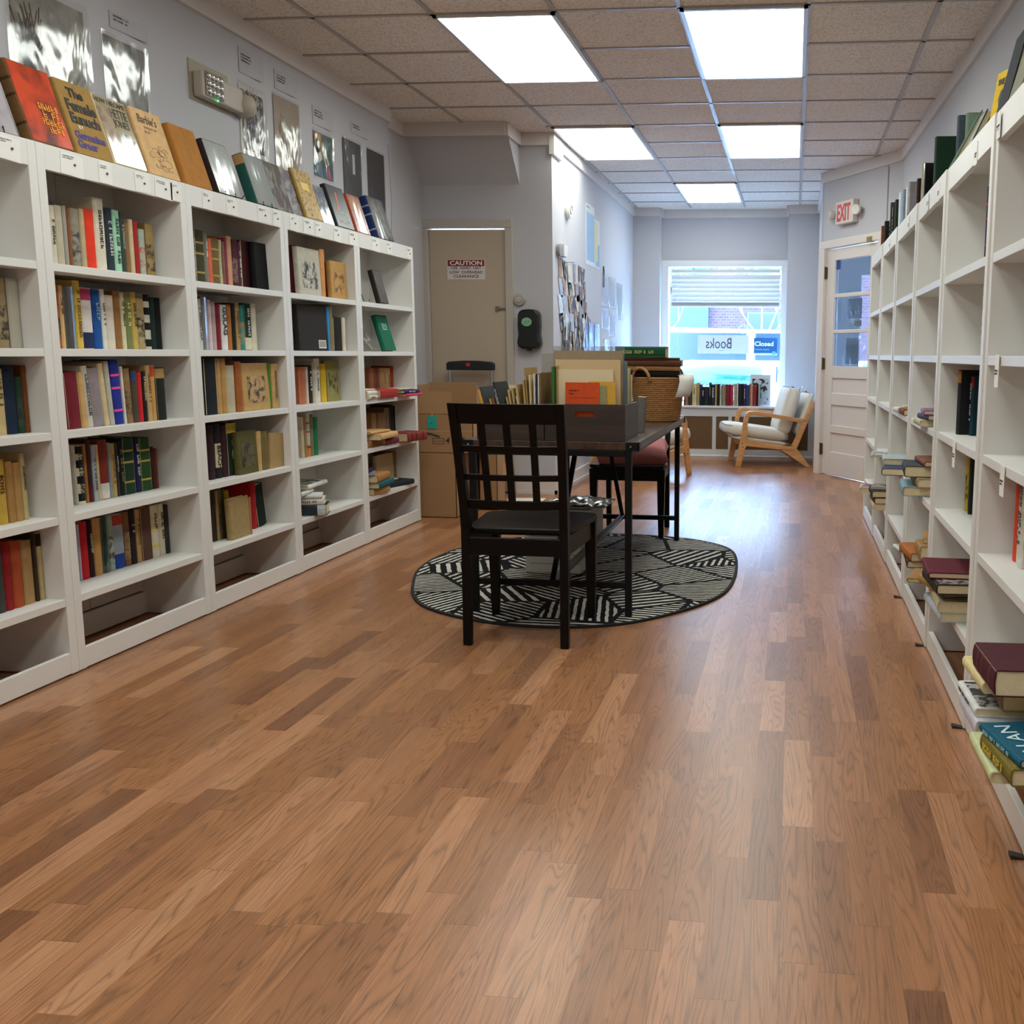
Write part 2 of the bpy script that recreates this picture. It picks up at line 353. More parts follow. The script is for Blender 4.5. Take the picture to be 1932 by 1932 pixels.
# crown boards
def crown(name, pts, h=.092, t=.022):
    b = MB()
    for p, q in zip(pts, pts[1:]):
        w = wallseg('', p, q, t, ZC-h, ZC-.001); b.add(w.v, w.f)
    return struct(b.build(name, TRIM))
crown('trim_1', [(-2.79, -3.5), (-2.79, 7.06), (-2.87, 7.06), (-2.87, 7.5), (-2.1, 7.5), (-2.1, 7.88), (-1.85, 7.88), (-1.85, 11.87), (-1.54, 11.87), (-1.54, 12.05), (-.09, 12.05), (-.09, 11.75), (.25, 11.75), (.25, 9.755), (.229, 9.755), (.844, 8.655), (1.17, -3.5)])
struct(bx('trim_2', TRIM, -1.862, -1.822, 7.85, 8.15, ZC-.16, ZC-.0005))
def base(name, pts):
    b = MB()
    for p, q in zip(pts, pts[1:]):
        w = wallseg('', p, q, .018, 0, .115); b.add(w.v, w.f); w = wallseg('', p, q, .026, 0, .03); b.add(w.v, w.f)
    return struct(b.build(name, TRIM))
base('baseboard_left', [(-2.16, 7.88), (-1.85, 7.88), (-1.85, 11.87)])
base('baseboard_right', [(.25, 11.1), (.25, 9.78)])
# T-bars of the hung ceiling
XG = [-2.41, -1.80, -1.19, -.58, .03, .64]; YG = [5.16+.626*k for k in range(-13, 12)]
b = MB(); gz = ZC-.006
for x in XG:
    y1 = 11.85
    if x < -2: y1 = 7.5
    if x > .5: y1 = 9.0
    b.box(x-.0125, x+.0125, -3.4, y1, gz, ZC+.001)
for y in YG:
    x0 = -2.78 if y < 7.5 else -1.84
    x1 = (.25 if y > 9.6 else .8 if y > 8.7 else 1.17-.0268*(y+3.5))
    if y > 8.6 and y < 9.7: x1 = .844-(y-8.655)*.558
    b.box(x0, x1, y-.012, y+.012, gz, ZC+.001)
struct(b.build('trim_3', mat('a9a29c', .4, name='ceiling_grid')))

# ------------------------------------------------------------------ ceiling lights
def lamp_mat():
    M = bpy.data.materials.new('light_diffuser'); M.use_nodes = True
    n = M.node_tree.nodes; l = M.node_tree.links; n.remove(n['Principled BSDF'])
    tc = n.new('ShaderNodeTexCoord'); sp = n.new('ShaderNodeSeparateXYZ'); l.new(tc.outputs['Object'], sp.inputs[0])
    a = M_(n, 'COSINE', M_(n, 'MULTIPLY', sp.outputs[0], 2*PI/.27, links=l), links=l)      # two pairs of tubes behind the lens
    a = M_(n, 'MULTIPLY', a, -.16, links=l); a = M_(n, 'ADD', a, .92, links=l)
    e = n.new('ShaderNodeEmission'); e.inputs[0].default_value = (.95, 1, .93, 1); l.new(M_(n, 'MULTIPLY', a, LAMP, links=l), e.inputs[1])
    l.new(e.outputs[0], n['Material Output'].inputs[0]); return M
LM = lamp_mat(); LF = mat('c9cdd2', .3, name='light_frame')
def light(x, y, label):
    t = thing('ceiling_light', label, 'ceiling light', (x, y, ZC-.016), 0, 'lit panels set in the tile ceiling')
    w = .305; L = .626; f = .02
    b = MB()
    for a in ((-w, w, -L, -L+f), (-w, w, L-f, L), (-w, -w+f, -L, L), (w-f, w, -L, L)): b.box(*a, -.001, .014)
    b.build('frame', LF, t)
    bx('diffuser', LM, -w+f, w-f, -L+f, L-f, .004, .009, t)
for x, y, lb in ((-1.495, 5.786, 'lit ceiling panel nearest the left wall, largest in view'), (-.275, 5.786, 'lit ceiling panel right of centre, nearer of the two on that side'),
                 (-1.495, 8.29, 'lit ceiling panel beside the white wall corner, second row back'), (-.275, 8.29, 'lit ceiling panel right of centre, second row back'),
                 (-.885, 10.794, 'smallest lit ceiling panel, nearest the shop window')): light(x, y, lb)
for x in (-1.495, -.275):
    for y in (3.282, .778, -1.726): light(x, y, 'lit ceiling panel overhead beyond the top of the picture')

# ------------------------------------------------------------------ cellar door
D1 = struct(bpy.data.objects.new('door_1', None)); C.objects.link(D1); D1.location = (-2.53, 7.88, 0)
DC = mat('b9a792', .55, name='door_paint', bump=.05)
bx('door_leaf', DC, -.296, .306, .015, .055, .012, 2.04, D1)
b = MB(); b.box(-.365, -.3, -.018, .1, 0, 2.0498); b.box(.31, .37, -.018, .1, 0, 2.0498); b.box(-.365, .37, -.018, .1, 2.05, 2.115)
b.build('door_frame', mat('b7aea4', .55), D1, .004)
bx('door_gap_shade', mat('1d1814'), -.31, .32, .0, .1, 0, .011, D1)  # dark strip painted in for the shaded gap under the leaf
b = MB(); b.box(.24, .31, .0, .016, 1.435, 1.45); b.box(.225, .25, -.004, .016, 1.425, 1.46); b.build('latch', mat('8a847a', .3, metal=.9), D1)
sg = thing('caution_sign', 'white and maroon CAUTION sign stuck on the beige cellar door', 'sign', (-2.537, 7.893, 1.665))
sgp = bx('sign_panel', mat('d6d2ce', .5), -.15, .15, -.001, .002, 0, .152, sg)
sgh = bx('sign_header', mat('7d1f22', .5), -.146, .146, -.0018, 0, .1, .148, sg)
XZ = lambda x, y, z: T(x, y, z) @ Rx(PI/2)        # lettering facing -y
text('CAUTION', 'header_lettering', mat('ece6e4'), sgh, XZ(-.128, -.0022, .108), .256, .033, bold=.02)
for s, w, z in (('- USE  HARD  HAT -', .28, .0765), ('LOW  OVERHEAD', .262, .044), ('CLEARANCE', .2, .0135)):
    text(s, 'lettering', mat('6d2422'), sgp, XZ(-w/2, -.0018, z), w, .0215, bold=.015)
th = thing('thermostat', 'round beige thermostat on the wall right of the cellar door', 'thermostat', (-2.112, 7.88, 1.509))
MB().lathe([(0, 0), (.048, 0), (.048, .012), (.041, .02), (.041, .03), (.0, .03)], 28, Rx(PI/2)).build('dial', mat('a79f96', .4), th, smooth=False)
MB().lathe([(0, .03), (.022, .03), (.02, .042), (0, .043)], 20, Rx(PI/2) @ T(0, 0, 0)).build('knob', mat('c2bbb2', .3, metal=.4), th)
ds = thing('soap_dispenser', 'black soap dispenser with a green oval badge on the grey wall', 'soap dispenser', (-2.025, 7.88, 1.285))
pr = [(-.085, .12), (-.06, .148), (0, .153), (.06, .148), (.085, .12), (.088, .03), (.083, -.04), (.094, -.1), (.085, -.135), (.05, -.15), (-.05, -.15), (-.085, -.135), (-.094, -.1), (-.083, -.04), (-.088, .03)]
MB().prism([(x, z) for x, z in pr], -.09, -.001, 'y').build('housing', mat('14171a', .25), ds, .018, seg=4, smooth=False)
bd = MB().lathe([(0, 0), (.04, 0), (.04, .003), (0, .003)], 30, Matrix.Diagonal((1, 1, .82, 1)) @ Rx(PI/2)).build('badge', mat('7fae8c', .4), ds)
bd.location = (-.012, -.092, .055)
marks('badge_marks', mat('2c4a36'), ds, XZ(-.033, -.0972, .055), .045, .009, 2, r=random.Random(2))
bx('nozzle', mat('0b0c0d', .4), -.02, .02, -.075, -.045, -.165, -.15, ds)

# ------------------------------------------------------------------ front window, ledge, radiator cover
W1 = struct(bpy.data.objects.new('window_1', None)); C.objects.link(W1); W1.location = (-.8085, 12.05, 0)
WF = mat('d9dde0', .45, name='window_paint')
b = MB(); b.box(-.737, -.652, -.02, .11, .557, 2.1048); b.box(.652, .7183, -.02, .11, .557, 2.1048); b.box(-.737, .7183, -.02, .11, 2.105, 2.175); b.box(-.6518, .6518, .0, .12, .557, .575)
b.build('window_frame', WF, W1, .003)
bx('window_pane', glass(.1), -.655, .655, .075, .081, .57, 2.11, W1)
bl = thing('window_blind', 'raised pale slatted blind across the top of the shop window', 'blind', (-.8085, 12.04, 0))
SL = mat('c8ccd0', .55, name='slat')
bx('headrail', SL, -.615, .63, -.02, .03, 2.035, 2.07, bl)
for k in range(7):
    zz = 1.985-.05*k
    b = MB(); a = .75
    b.box(-.615, .63, -.026, .026, -.0015, .0015, T(0, 0, zz) @ Rx(1.22)); b.build('slat', SL, bl)
for k in range(5): bx('slat', SL, -.615, .63, -.026, .026, 1.672+.0065*k, 1.675+.0065*k, bl)
bx('bottom_rail', SL, -.62, .635, -.026, .026, 1.65, 1.668, bl, .003)
for x in (-.52, -.1, .11, .55):
    bx('ladder_cord', SL, x-.0015, x+.0015, -.029, -.027, 1.66, 2.04, bl)
bx('pull_cord', SL, -.563, -.56, -.035, -.032, 1.2, 2.04, bl)
# ledge and radiator cover
ry = 11.12
rc = thing('radiator_cover', 'white radiator cover with brown lattice grilles under the shop window', 'radiator cover', (-.8, ry, 0))
x0, x1 = -1.04, 1.045
RW = mat('cfcdca', .5, name='radiator_paint')
bx('ledge_top', mat('d9dadb', .45), x0, x1, -.03, .92, .532, .556, rc, .004)
bx('apron', RW, x0, x1, 0, .02, .44, .532, rc)
bx('base_rail', RW, x0, x1, 0, .02, .0, .082, rc); bx('shoe_molding', mat('dfe2e4', .4), x0, x1, -.012, 0, 0, .02, rc, .004)
for a, c in ((-.06, -.02), (.115, .15), (.975, 1.045), (x0, x0+.04)): bx('rail', RW, a, c, 0, .02, .082, .44, rc)
LT = mat('8a6844', .5, metal=.3, name='lattice')
for a, c in ((x0+.04, -.06), (-.02, .115), (.15, .975)):
    b = MB(); s = .026; k = 0
    n = int((c-a+.36)/s)+1
    for i in range(n):       # woven diagonal strips clipped to the opening
        for sgn in (1, -1):
            X0 = (a-.36+i*s) if sgn > 0 else (a+i*s)
            p = []
            for tz in (0, .36):
                xx = X0+(tz if sgn > 0 else -tz); p.append((xx, .082+tz))
            (xa, za), (xb, zb) = p
            def cut(xa, za, xb, zb):
                t0, t1 = 0, 1; dx = xb-xa
                for lim, lo in ((a, True), (c, False)):
                    t = (lim-xa)/dx
                    if (dx > 0) == lo: t0 = max(t0, t)
                    else: t1 = min(t1, t)
                return (t0, t1)
            t0, t1 = cut(xa, za, xb, zb)
            if t1 > t0:
                pa = (xa+(xb-xa)*t0, .012+(.002*sgn), za+(zb-za)*t0); pb = (xa+(xb-xa)*t1, .012+(.002*sgn), za+(zb-za)*t1)
                w = .0058
                b.add([(pa[0]-w, pa[1], pa[2]), (pa[0]+w, pa[1], pa[2]), (pb[0]+w, pb[1], pb[2]), (pb[0]-w, pb[1], pb[2])], [(0, 1, 2, 3)])
    b.build('grille', LT, rc)
bx('grille_backing', mat('1d140e', .8), x0, x1, .03, .04, .06, .46, rc)

# ------------------------------------------------------------------ street door in the angled wall
D2 = struct(bpy.data.objects.new('door_2', None)); C.objects.link(D2); D2.matrix_world = EM
DP = mat('d5ccc4', .5, name='street_door_paint')
b = MB(); b.box(.0, .093, -.02, .12, 0, 2.0618); b.box(.0, 1.05, -.02, .12, 2.062, 2.13); b.box(.955, 1.05, -.02, .12, 0, 2.0618)
b.build('door_frame', DP, D2, .004)
b = MB()
y0, y1 = .012, .055
for a in ((.1, .2348, .01, 2.05), (.8102, .948, .01, 2.05), (.235, .81, 1.95, 2.05), (.235, .81, .9, 1.01), (.235, .81, .655, .765), (.235, .81, .4, .47), (.235, .81, .01, .225), (.235, .81, 1.62, 1.655), (.235, .81, 1.302, 1.335)): b.box(a[0], a[1], y0, y1, a[2], a[3])
b.build('door_leaf', DP, D2, .004)
b = MB()
for z0, z1 in ((.765, .9), (.47, .655), (.225, .4)): b.box(.235, .81, .025, .045, z0, z1)
b.build('door_panel', DP, D2)
gl = glass(.08, 'd6dde6')
for z0, z1 in ((1.655, 1.95), (1.335, 1.62), (1.01, 1.302)): bx('door_pane', gl, .235, .81, .03, .035, z0, z1, D2)
BR = mat('6e5a3a', .35, metal=.9)
for z in (1.85, 1.03, .24):
    b = MB(); b.box(.084, .112, -.004, .012, z-.05, z+.05); b.cyl((.097, -.006, z-.055), (.097, -.006, z+.055), .007); b.build('hinge', BR, D2)
b = MB(); b.box(.8, .87, -.03, -.001, 2.055, 2.1); b.cyl((.65, -.015, 2.066), (.95, -.015, 2.09), .005); b.build('bolt', mat('b59a62', .3, metal=.9), D2)
bx('pane_sticker', mat('27427e', .5), .24, .3, .024, .029, 1.87, 1.95, D2)
# vestibule beyond the door
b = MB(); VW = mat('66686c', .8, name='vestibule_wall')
b.box(.36, .74, 11.9, 12.0, 0, ZC); b.box(.74, 2.2, 11.9, 12, 0, .6); b.box(.74, 2.2, 11.9, 12, 2.0, ZC); b.box(2.2, 2.4, 11.9, 12, 0, ZC); b.box(2.4, 2.5, 8.6, 9.6, 0, ZC); b.box(2.4, 2.5, 9.6, 12, 2.1, ZC); b.box(2.4, 2.5, 9.6, 12, 0, .7); b.box(2.4, 2.5, 10.9, 12, 0, ZC); b.box(.9, 2.5, 8.5, 8.6, 0, ZC)
b.box(1.6, 2.5, 8.5, 12, ZC, ZC+.05); b.box(1.6, 2.5, 8.5, 12, -.05, 0)
struct(b.build('wall_vestibule', VW))
ps = thing('door_notice', 'papers taped behind the glass of the street door', 'notice', (0, 0, 0)); ps.matrix_world = EM
for x0_, x1_, z0_, z1_, h in ((.42, .62, 1.03, 1.26, '8e97a2'), (.47, .66, 1.36, 1.41, 'cfc8a8'), (.44, .66, 1.43, 1.6, '99a3ae')): bx('paper', mat(h, .6), x0_, x1_, .038, .039, z0_, z1_, ps)
# exit sign
ex = thing('exit_sign', 'white EXIT sign with red letters above the street door', 'sign'); ex.matrix_world = EM @ T(.47, 0, 2.34)
bx('housing', mat('cfc6bc', .4), -.135, .15, -.062, -.001, -.095, .1, ex, .008)
text('EXIT', 'lettering', mat('c8343c', .4), ex, XZ(-.105, -.0635, -.072), .215, .145, depth=.001, bold=.03)
LH = mat('d5d0ca', .25)
for sx, rz in ((-.2, -.5), (.19, .4)):
    lh = MB().lathe([(0, 0), (.032, 0), (.044, -.03), (.044, -.045), (.04, -.05), (0, -.046)][::-1], 22, Rz(rz) @ Rx(-PI/2)).build('lamp_head', LH, ex)
    lh.location = (sx, -.03, 0)
bx('lamp_arm', LH, -.2, .2, -.03, -.015, -.01, .01, ex)
# ------------------------------------------------------------------ street outside
OUT = mat('9aa0a4', .9, name='paving')
struct(bx('ground', OUT, -40, 40, 12.25, 60, -.25, -.15))
bd = thing('building', 'brick building across the street seen through the shop window', 'building', (-4, 44, 0))
bx('wall', brick_mat(2.2), -16, 24, 0, 6, -.2, 9, bd)
for k in range(11):
    for z in (1.2, 4.4, 7.0):
        f = bx('window', mat('39424e', .4), -13+k*3, -11.6+k*3, -.05, .05, z, z+1.7, bd)
        bx('pane', mat('1d2833', .2), -12.9+k*3, -11.7+k*3, -.06, -.045, z+.1, z+1.6, f)
st = thing('shopfront', 'pale green shopfront fascia across the street', 'shopfront', (-5.2, 43.6, 0))
bx('fascia', mat('2f6a6a', .6), -.9, .9, 0, .3, 3.9, 6.2, st); bx('glazing', mat('1d2c38', .3), -1.6, 1.6, .1, .3, 0, 3.6, st)
tw = thing('street_pole', 'grey utility pole standing in the street outside', 'pole', (-4.3, 30, 0)); MB().cyl((0, 0, -.2), (0, 0, 8), .16, .12).build('post', mat('2c2f38'), tw)
def tree(x, y, h, label, seed):
    r = random.Random(seed); t = thing('bare_tree', label, 'tree', (x, y, -.2), 0, 'bare trees on the far pavement')
    b = MB(); b.tube([(0, 0, 0), (.03, 0, h*.2), (0, .05, h*.4)], [.09, .075, .06])
    br = MB()
    def grow(p, d, L, R, k):
        q = p+d*L; br.tube([p, (p+q)/2+Vector((r.uniform(-.05, .05), 0, r.uniform(0, .08))), q], [R, R*.8, R*.6], 5)
        if k:
            for _ in range(3):
                e = (d+Vector((r.uniform(-.8, .8), r.uniform(-.5, .5), r.uniform(0, .6)))).normalized(); grow(q, e, L*r.uniform(.6, .8), R*.62, k-1)
    for _ in range(5): grow(Vector((0, .05, h*r.uniform(.25, .4))), Vector((r.uniform(-.9, .9), r.uniform(-.4, .4), 1)).normalized(), h*.2, .03, 4)
    b.build('trunk', mat('5c5248', .9), t); br.build('branches', mat('66594c', .9), t)
tree(-3.35, 26, 5, 'bare tree outside at the left of the shop window', 3); tree(-.75, 24, 4.4, 'bare tree outside at the right of the shop window', 5)
sn = thing('string_lights', 'row of white bulbs strung across the street', 'string lights', (-1.7, 22, 2.25))
b = MB(); b.tube([(x*.2, 0, .02*abs(x-6)**1.2) for x in range(-8, 14)], .008, 5); b.build('wire', mat('3b3d40'), sn)
for x in range(-8, 14, 2): MB().lathe([(0, .09), (.03, .07), (.045, 0), (.02, -.05), (0, -.055)], 10, T(x*.2, 0, -.09+.02*abs(x-6)**1.2)).build('bulb', mat('ffffff', .3), sn)
vn = thing('delivery_van', 'white van with dark windows parked across the street', 'van', (-1.95, 21, -.15))
VB = mat('e8ecef', .3, name='car_white'); DG = mat('0c2030', .2, name='car_glass')
MB().prism([(-1.9, .25), (3.2, .25), (3.3, .9), (2.7, 1.15), (2.2, 1.72), (-1.6, 1.8), (-1.85, 1.1)], -.9, .9, 'y').build('body', VB, vn, .08)
for a, c in ((-1.2, -.75), (-.5, 1.05), (1.2, 2.05)): bx('side_window', DG, a, c, -.93, -.88, 1.12, 1.68, vn, .02)
for x in (-1.1, 2.3): MB().cyl((x, -.95, .28), (x, -.7, .28), .33, n=20).build('wheel', mat('202225'), vn)
bx('lower_trim', mat('141c28', .4), -1.8, 3.2, -.93, -.9, .55, 1.0, vn)
def car(x, y, rz, label, col):
    t = thing('parked_car', label, 'car', (x, y, -.15), rz)
    MB().prism([(-2.1, .3), (2.1, .3), (2.15, .62), (1.2, .8), (.55, 1.14), (-.85, 1.16), (-1.6, .86), (-2.1, .8)], -.84, .84, 'y').build('body', col, t, .07, seg=3)
    w = MB(); w.sweep([[(1.16, -.74, .815), (1.2, -.74, .80), (.6, -.62, 1.125), (.57, -.62, 1.14)], [(1.24, 0, .83), (1.28, 0, .815), (.64, 0, 1.16), (.6, 0, 1.17)], [(1.16, .74, .815), (1.2, .74, .80), (.6, .62, 1.125), (.57, .62, 1.14)]]).build('windshield', mat('1a4a60', .15), t, smooth=True)
    for sx in (-1, 1):
        bx('side_window', DG, -.8, .45, sx*.85-.01, sx*.85+.01, .84, 1.08, t)
    for a in (-1.35, 1.35):
        for sy in (-.86, .7): MB().cyl((a, sy, .3), (a, sy+.16, .3), .31, n=20).build('wheel', mat('202225'), t)
car(-1.05, 16.4, -PI/2-.1, 'white car parked nose first close outside the shop window', VB)
car(1.6, 17.6, -PI/2+.2, 'second white car outside, at the right of the window', VB)
cn = thing('traffic_cone', 'red traffic cone standing among the cars outside', 'cone', (-1.42, 18.8, -.15)); 
MB().lathe([(.15, 0), (.14, .03), (.1, .03), (.03, .95), (0, .96)], 16).build('cone', mat('e84a3c', .5), cn); MB().box(-.17, .17, -.17, .17, 0, .03).build('base', mat('d8402f', .5), cn)
# signs taped to the glass
bs = thing('book_sign', 'pale handwritten sign in the window, Books written backwards', 'sign', (-.8085, 12.115, 0))
bx('sign_sheet', mat('c9d2da', .7), -.313, .288, -.0, .003, 1.115, 1.33, bs)
tx = text('Books', 'lettering', mat('3c4450'), bs, T(.075, -.0018, 1.175) @ Rz(PI) @ Rx(PI/2), .3, .12, shear=.0); tx.scale.y = 1
tx.matrix_local = T(.085, -.0018, 1.175) @ Matrix.Diagonal((-1, 1, 1, 1)) @ Rx(PI/2)
b = MB(); b.tube([(-.06, -.001, 1.155), (-.03, -.001, 1.147), (0, -.001, 1.157)], .0015, 5); b.build('flourish', mat('3c4450'), bs)
cs = thing('closed_sign', 'blue Closed sign in the lower right of the window', 'sign', (-.8085, 12.11, 0))
bx('sign_panel', mat('14649c', .5), .345, .618, 0, .003, 1.125, 1.3, cs); bx('sign_edge', mat('c8d4dc', .5), .345, .618, 0, .0032, 1.1, 1.125, cs)
text('Closed', 'heading_lettering', mat('e8f0f6'), cs, XZ(.355, -.0015, 1.205), .22, .055, bold=.03)
text('Come back', 'lettering', mat('9cc8e8'), cs, XZ(.357, -.0015, 1.158), .17, .022)
bx('corner_mark', mat('58b8e8', .5), .56, .6, -.001, 0, 1.108, 1.145, cs)
wl = thing('window_lettering', 'thin white reversed letter D on the shop window glass', 'lettering', (-.8085, 12.122, 0))
for ch, x, z, s in (('D', .2, 1.345, .105),):
    q = text(ch, 'letter', mat('e0ecf4', .5), wl, T(x+.05, 0, z) @ Matrix.Diagonal((-1, 1, 1, 1)) @ Rx(PI/2), None, s)
# ------------------------------------------------------------------ bookcases
LV = [1.764, 1.386, 1.107, .832, .548, .267]       # top, then the five shelves
def bookcase(label, x, y0, y1, side, group, rz=0):
    t = thing('bookcase', label, 'bookcase', (x, y0, 0), 0, group)     # local +x is the room side for side=1
    w = y1-y0; s = side; d = .286; X = lambda a, b: (min(s*a, s*b), max(s*a, s*b))
    r = random.Random(int(y0*100)+(s > 0))
    for a, b_ in ((.0008, .038), (w-.038, w-.0008)):
        bx('side_panel', WHITE, *X(-d, 0), a, b_, .004, 1.764, t, .0015)
    bx('top_board', WHITE, *X(-d, -.019), .038, w-.038, 1.74, 1.764, t)
    bx('top_rail', WHITE, *X(-.019, -.0005), .038, w-.038, 1.683, 1.7635, t, .001)
    for z in LV[1:]: bx('shelf', WHITE, *X(-d+.006, -.0015), .038, w-.038, z-.026, z, t, .0012)
    bx('kickboard', WHITE, *X(-.019, -.001), .038, w-.038, .006, .077, t, .0012)
    bx('back_panel', mat('cfcdc9', .6), *X(-d, -d+.005), .038, w*.55, .1, 1.74, t); bx('back_panel', mat('cfcdc9', .6), *X(-d, -d+.005), w*.55+.004, w-.038, .1, 1.74, t)
    bx('back_rail', WHITE, *X(-d, -d+.019), .038, w-.038, .006, .095, t)
    return t
YL = [2.35, 3.18, 4.0, 4.80, 5.63, 6.49]; XL = -2.433
NTH = ['first', 'second', 'third', 'fourth', 'fifth', 'sixth', 'seventh']
CASE = {1: 'leftmost bookcase', 2: 'second bookcase from left', 3: 'third bookcase from left', 4: 'fourth bookcase from left', 5: 'fifth bookcase from left'}
bl_lab = ['white bookcase cut off by the left edge of the picture', 'white bookcase second from left, five full shelves of books', 'white bookcase third from left, with wide books turned face out',
          'white bookcase fourth from left, with a pile on its lowest shelf', 'white bookcase at the far end of the left row beside cardboard boxes']
for i in range(5): bookcase(bl_lab[i], XL, YL[i], YL[i+1], 1, 'white bookcases along the left wall')
YR = [2.185, 3.0, 3.87, 4.69, 5.52, 6.335, 7.14]
br_lab = ['white bookcase nearest the camera on the right, cut by the frame', 'white bookcase on the right holding a maroon book pile low down', 'white bookcase in the right row, third from the right edge',
          'white bookcase in the right row, fourth from the right edge', 'white bookcase in the right row, fifth, next to the farthest', 'narrowest looking white bookcase of the right row, beside the street door']
RXF = lambda y: .541-(y-2.2)*.0072
for i in range(6): bookcase(br_lab[i], RXF((YR[i]+YR[i+1])/2), YR[i], YR[i+1], -1, 'white bookcases along the right wall')
# dark wedges under the right bookcases
for i, y in enumerate((2.21, 3.02, 3.9, 4.7)):
    t = tag(MB().prism([(0, 0), (.032, 0), (.032, .003), (0, .01)], -.012, .012, 'y').build('wedge', mat('2b2320', .6)), 'dark wedge under the front of right bookcase '+('nearest the camera', 'second from the right edge', 'third from the right edge', 'fourth from the right edge')[i], 'wedge', 'wedges under the right bookcases')
    t.location = (RXF(y)-.034, y, 0)
# cards pinned along the top rails of the left bookcases
ct = {2: [3.29, 3.48, 3.68, 3.80, 3.9], 3: [4.12, 4.30, 4.56, 4.70], 4: [4.86, 5.0, 5.13, 5.34, 5.53], 5: [5.84, 6.06, 6.38], 1: [3.02]}
for c, ys in ct.items():
    for k, y in enumerate(ys):
        t = thing('label_card', 'white card pinned on top rail of %s, %s from its left' % (CASE[c], NTH[k]), 'card', (XL, y, 1.72), 0, 'cards pinned to the left bookcases')
        w = .07+.02*((k*7+c) % 3); b = MB(); b.box(.0, .0012, 0, w, -.035, .035, Rx(.04*((k % 3)-1))); b.build('card', PAPER, t)
        MB().lathe([(0, .004), (.004, .004), (.004, 0)], 10, T(.001, w*.6, 0) @ Ry(PI/2)).build('pin', mat('55555a', .3, metal=.7), t)
        marks('writing', mat('8d8d92'), t, T(.0016, w*.1, .022) @ Rz(PI/2) @ Rx(PI/2), w*.5, .004, 2, r=random.Random(k+c*9))
# tags on the right bookcases
rt = [(2.95, 1.72, 0, 'on the top rail of the nearest right bookcase'), (3.28, 1.71, 0, 'on the top rail of the second right bookcase'), (4.35, 1.72, 0, 'on the top rail of the third right bookcase, its far end'),
      (4.05, 1.715, 0, 'on the top rail of the third right bookcase, its near end'), (2.80, 1.08, .02, 'over the third shelf edge of the nearest right bookcase'), (3.42, .80, .02, 'hanging from the fourth shelf edge of the second right bookcase'),
      (2.66, .80, .012, 'on the fourth shelf edge of the nearest right bookcase'), (2.73, .255, .012, 'on the lowest shelf edge of the nearest right bookcase'), (5.0, 1.715, 0, 'on the top rail of the fourth right bookcase'), (5.9, 1.715, 0, 'on the top rail of the fifth right bookcase')]
for y, z, dz, lb in rt:
    t = thing('price_tag', 'small white tag '+lb, 'tag', (RXF(y)-.001, y, z), 0, 'tags on the right bookcases')
    bx('card', PAPER, -.0015, 0, -.025, .025, -.035-dz, .03, t)
    marks('writing', INK, t, T(-.002, .018, -.004-dz*.5) @ Rz(-PI/2) @ Rx(PI/2), .035, .005, 2, r=random.Random(int(y*10)))

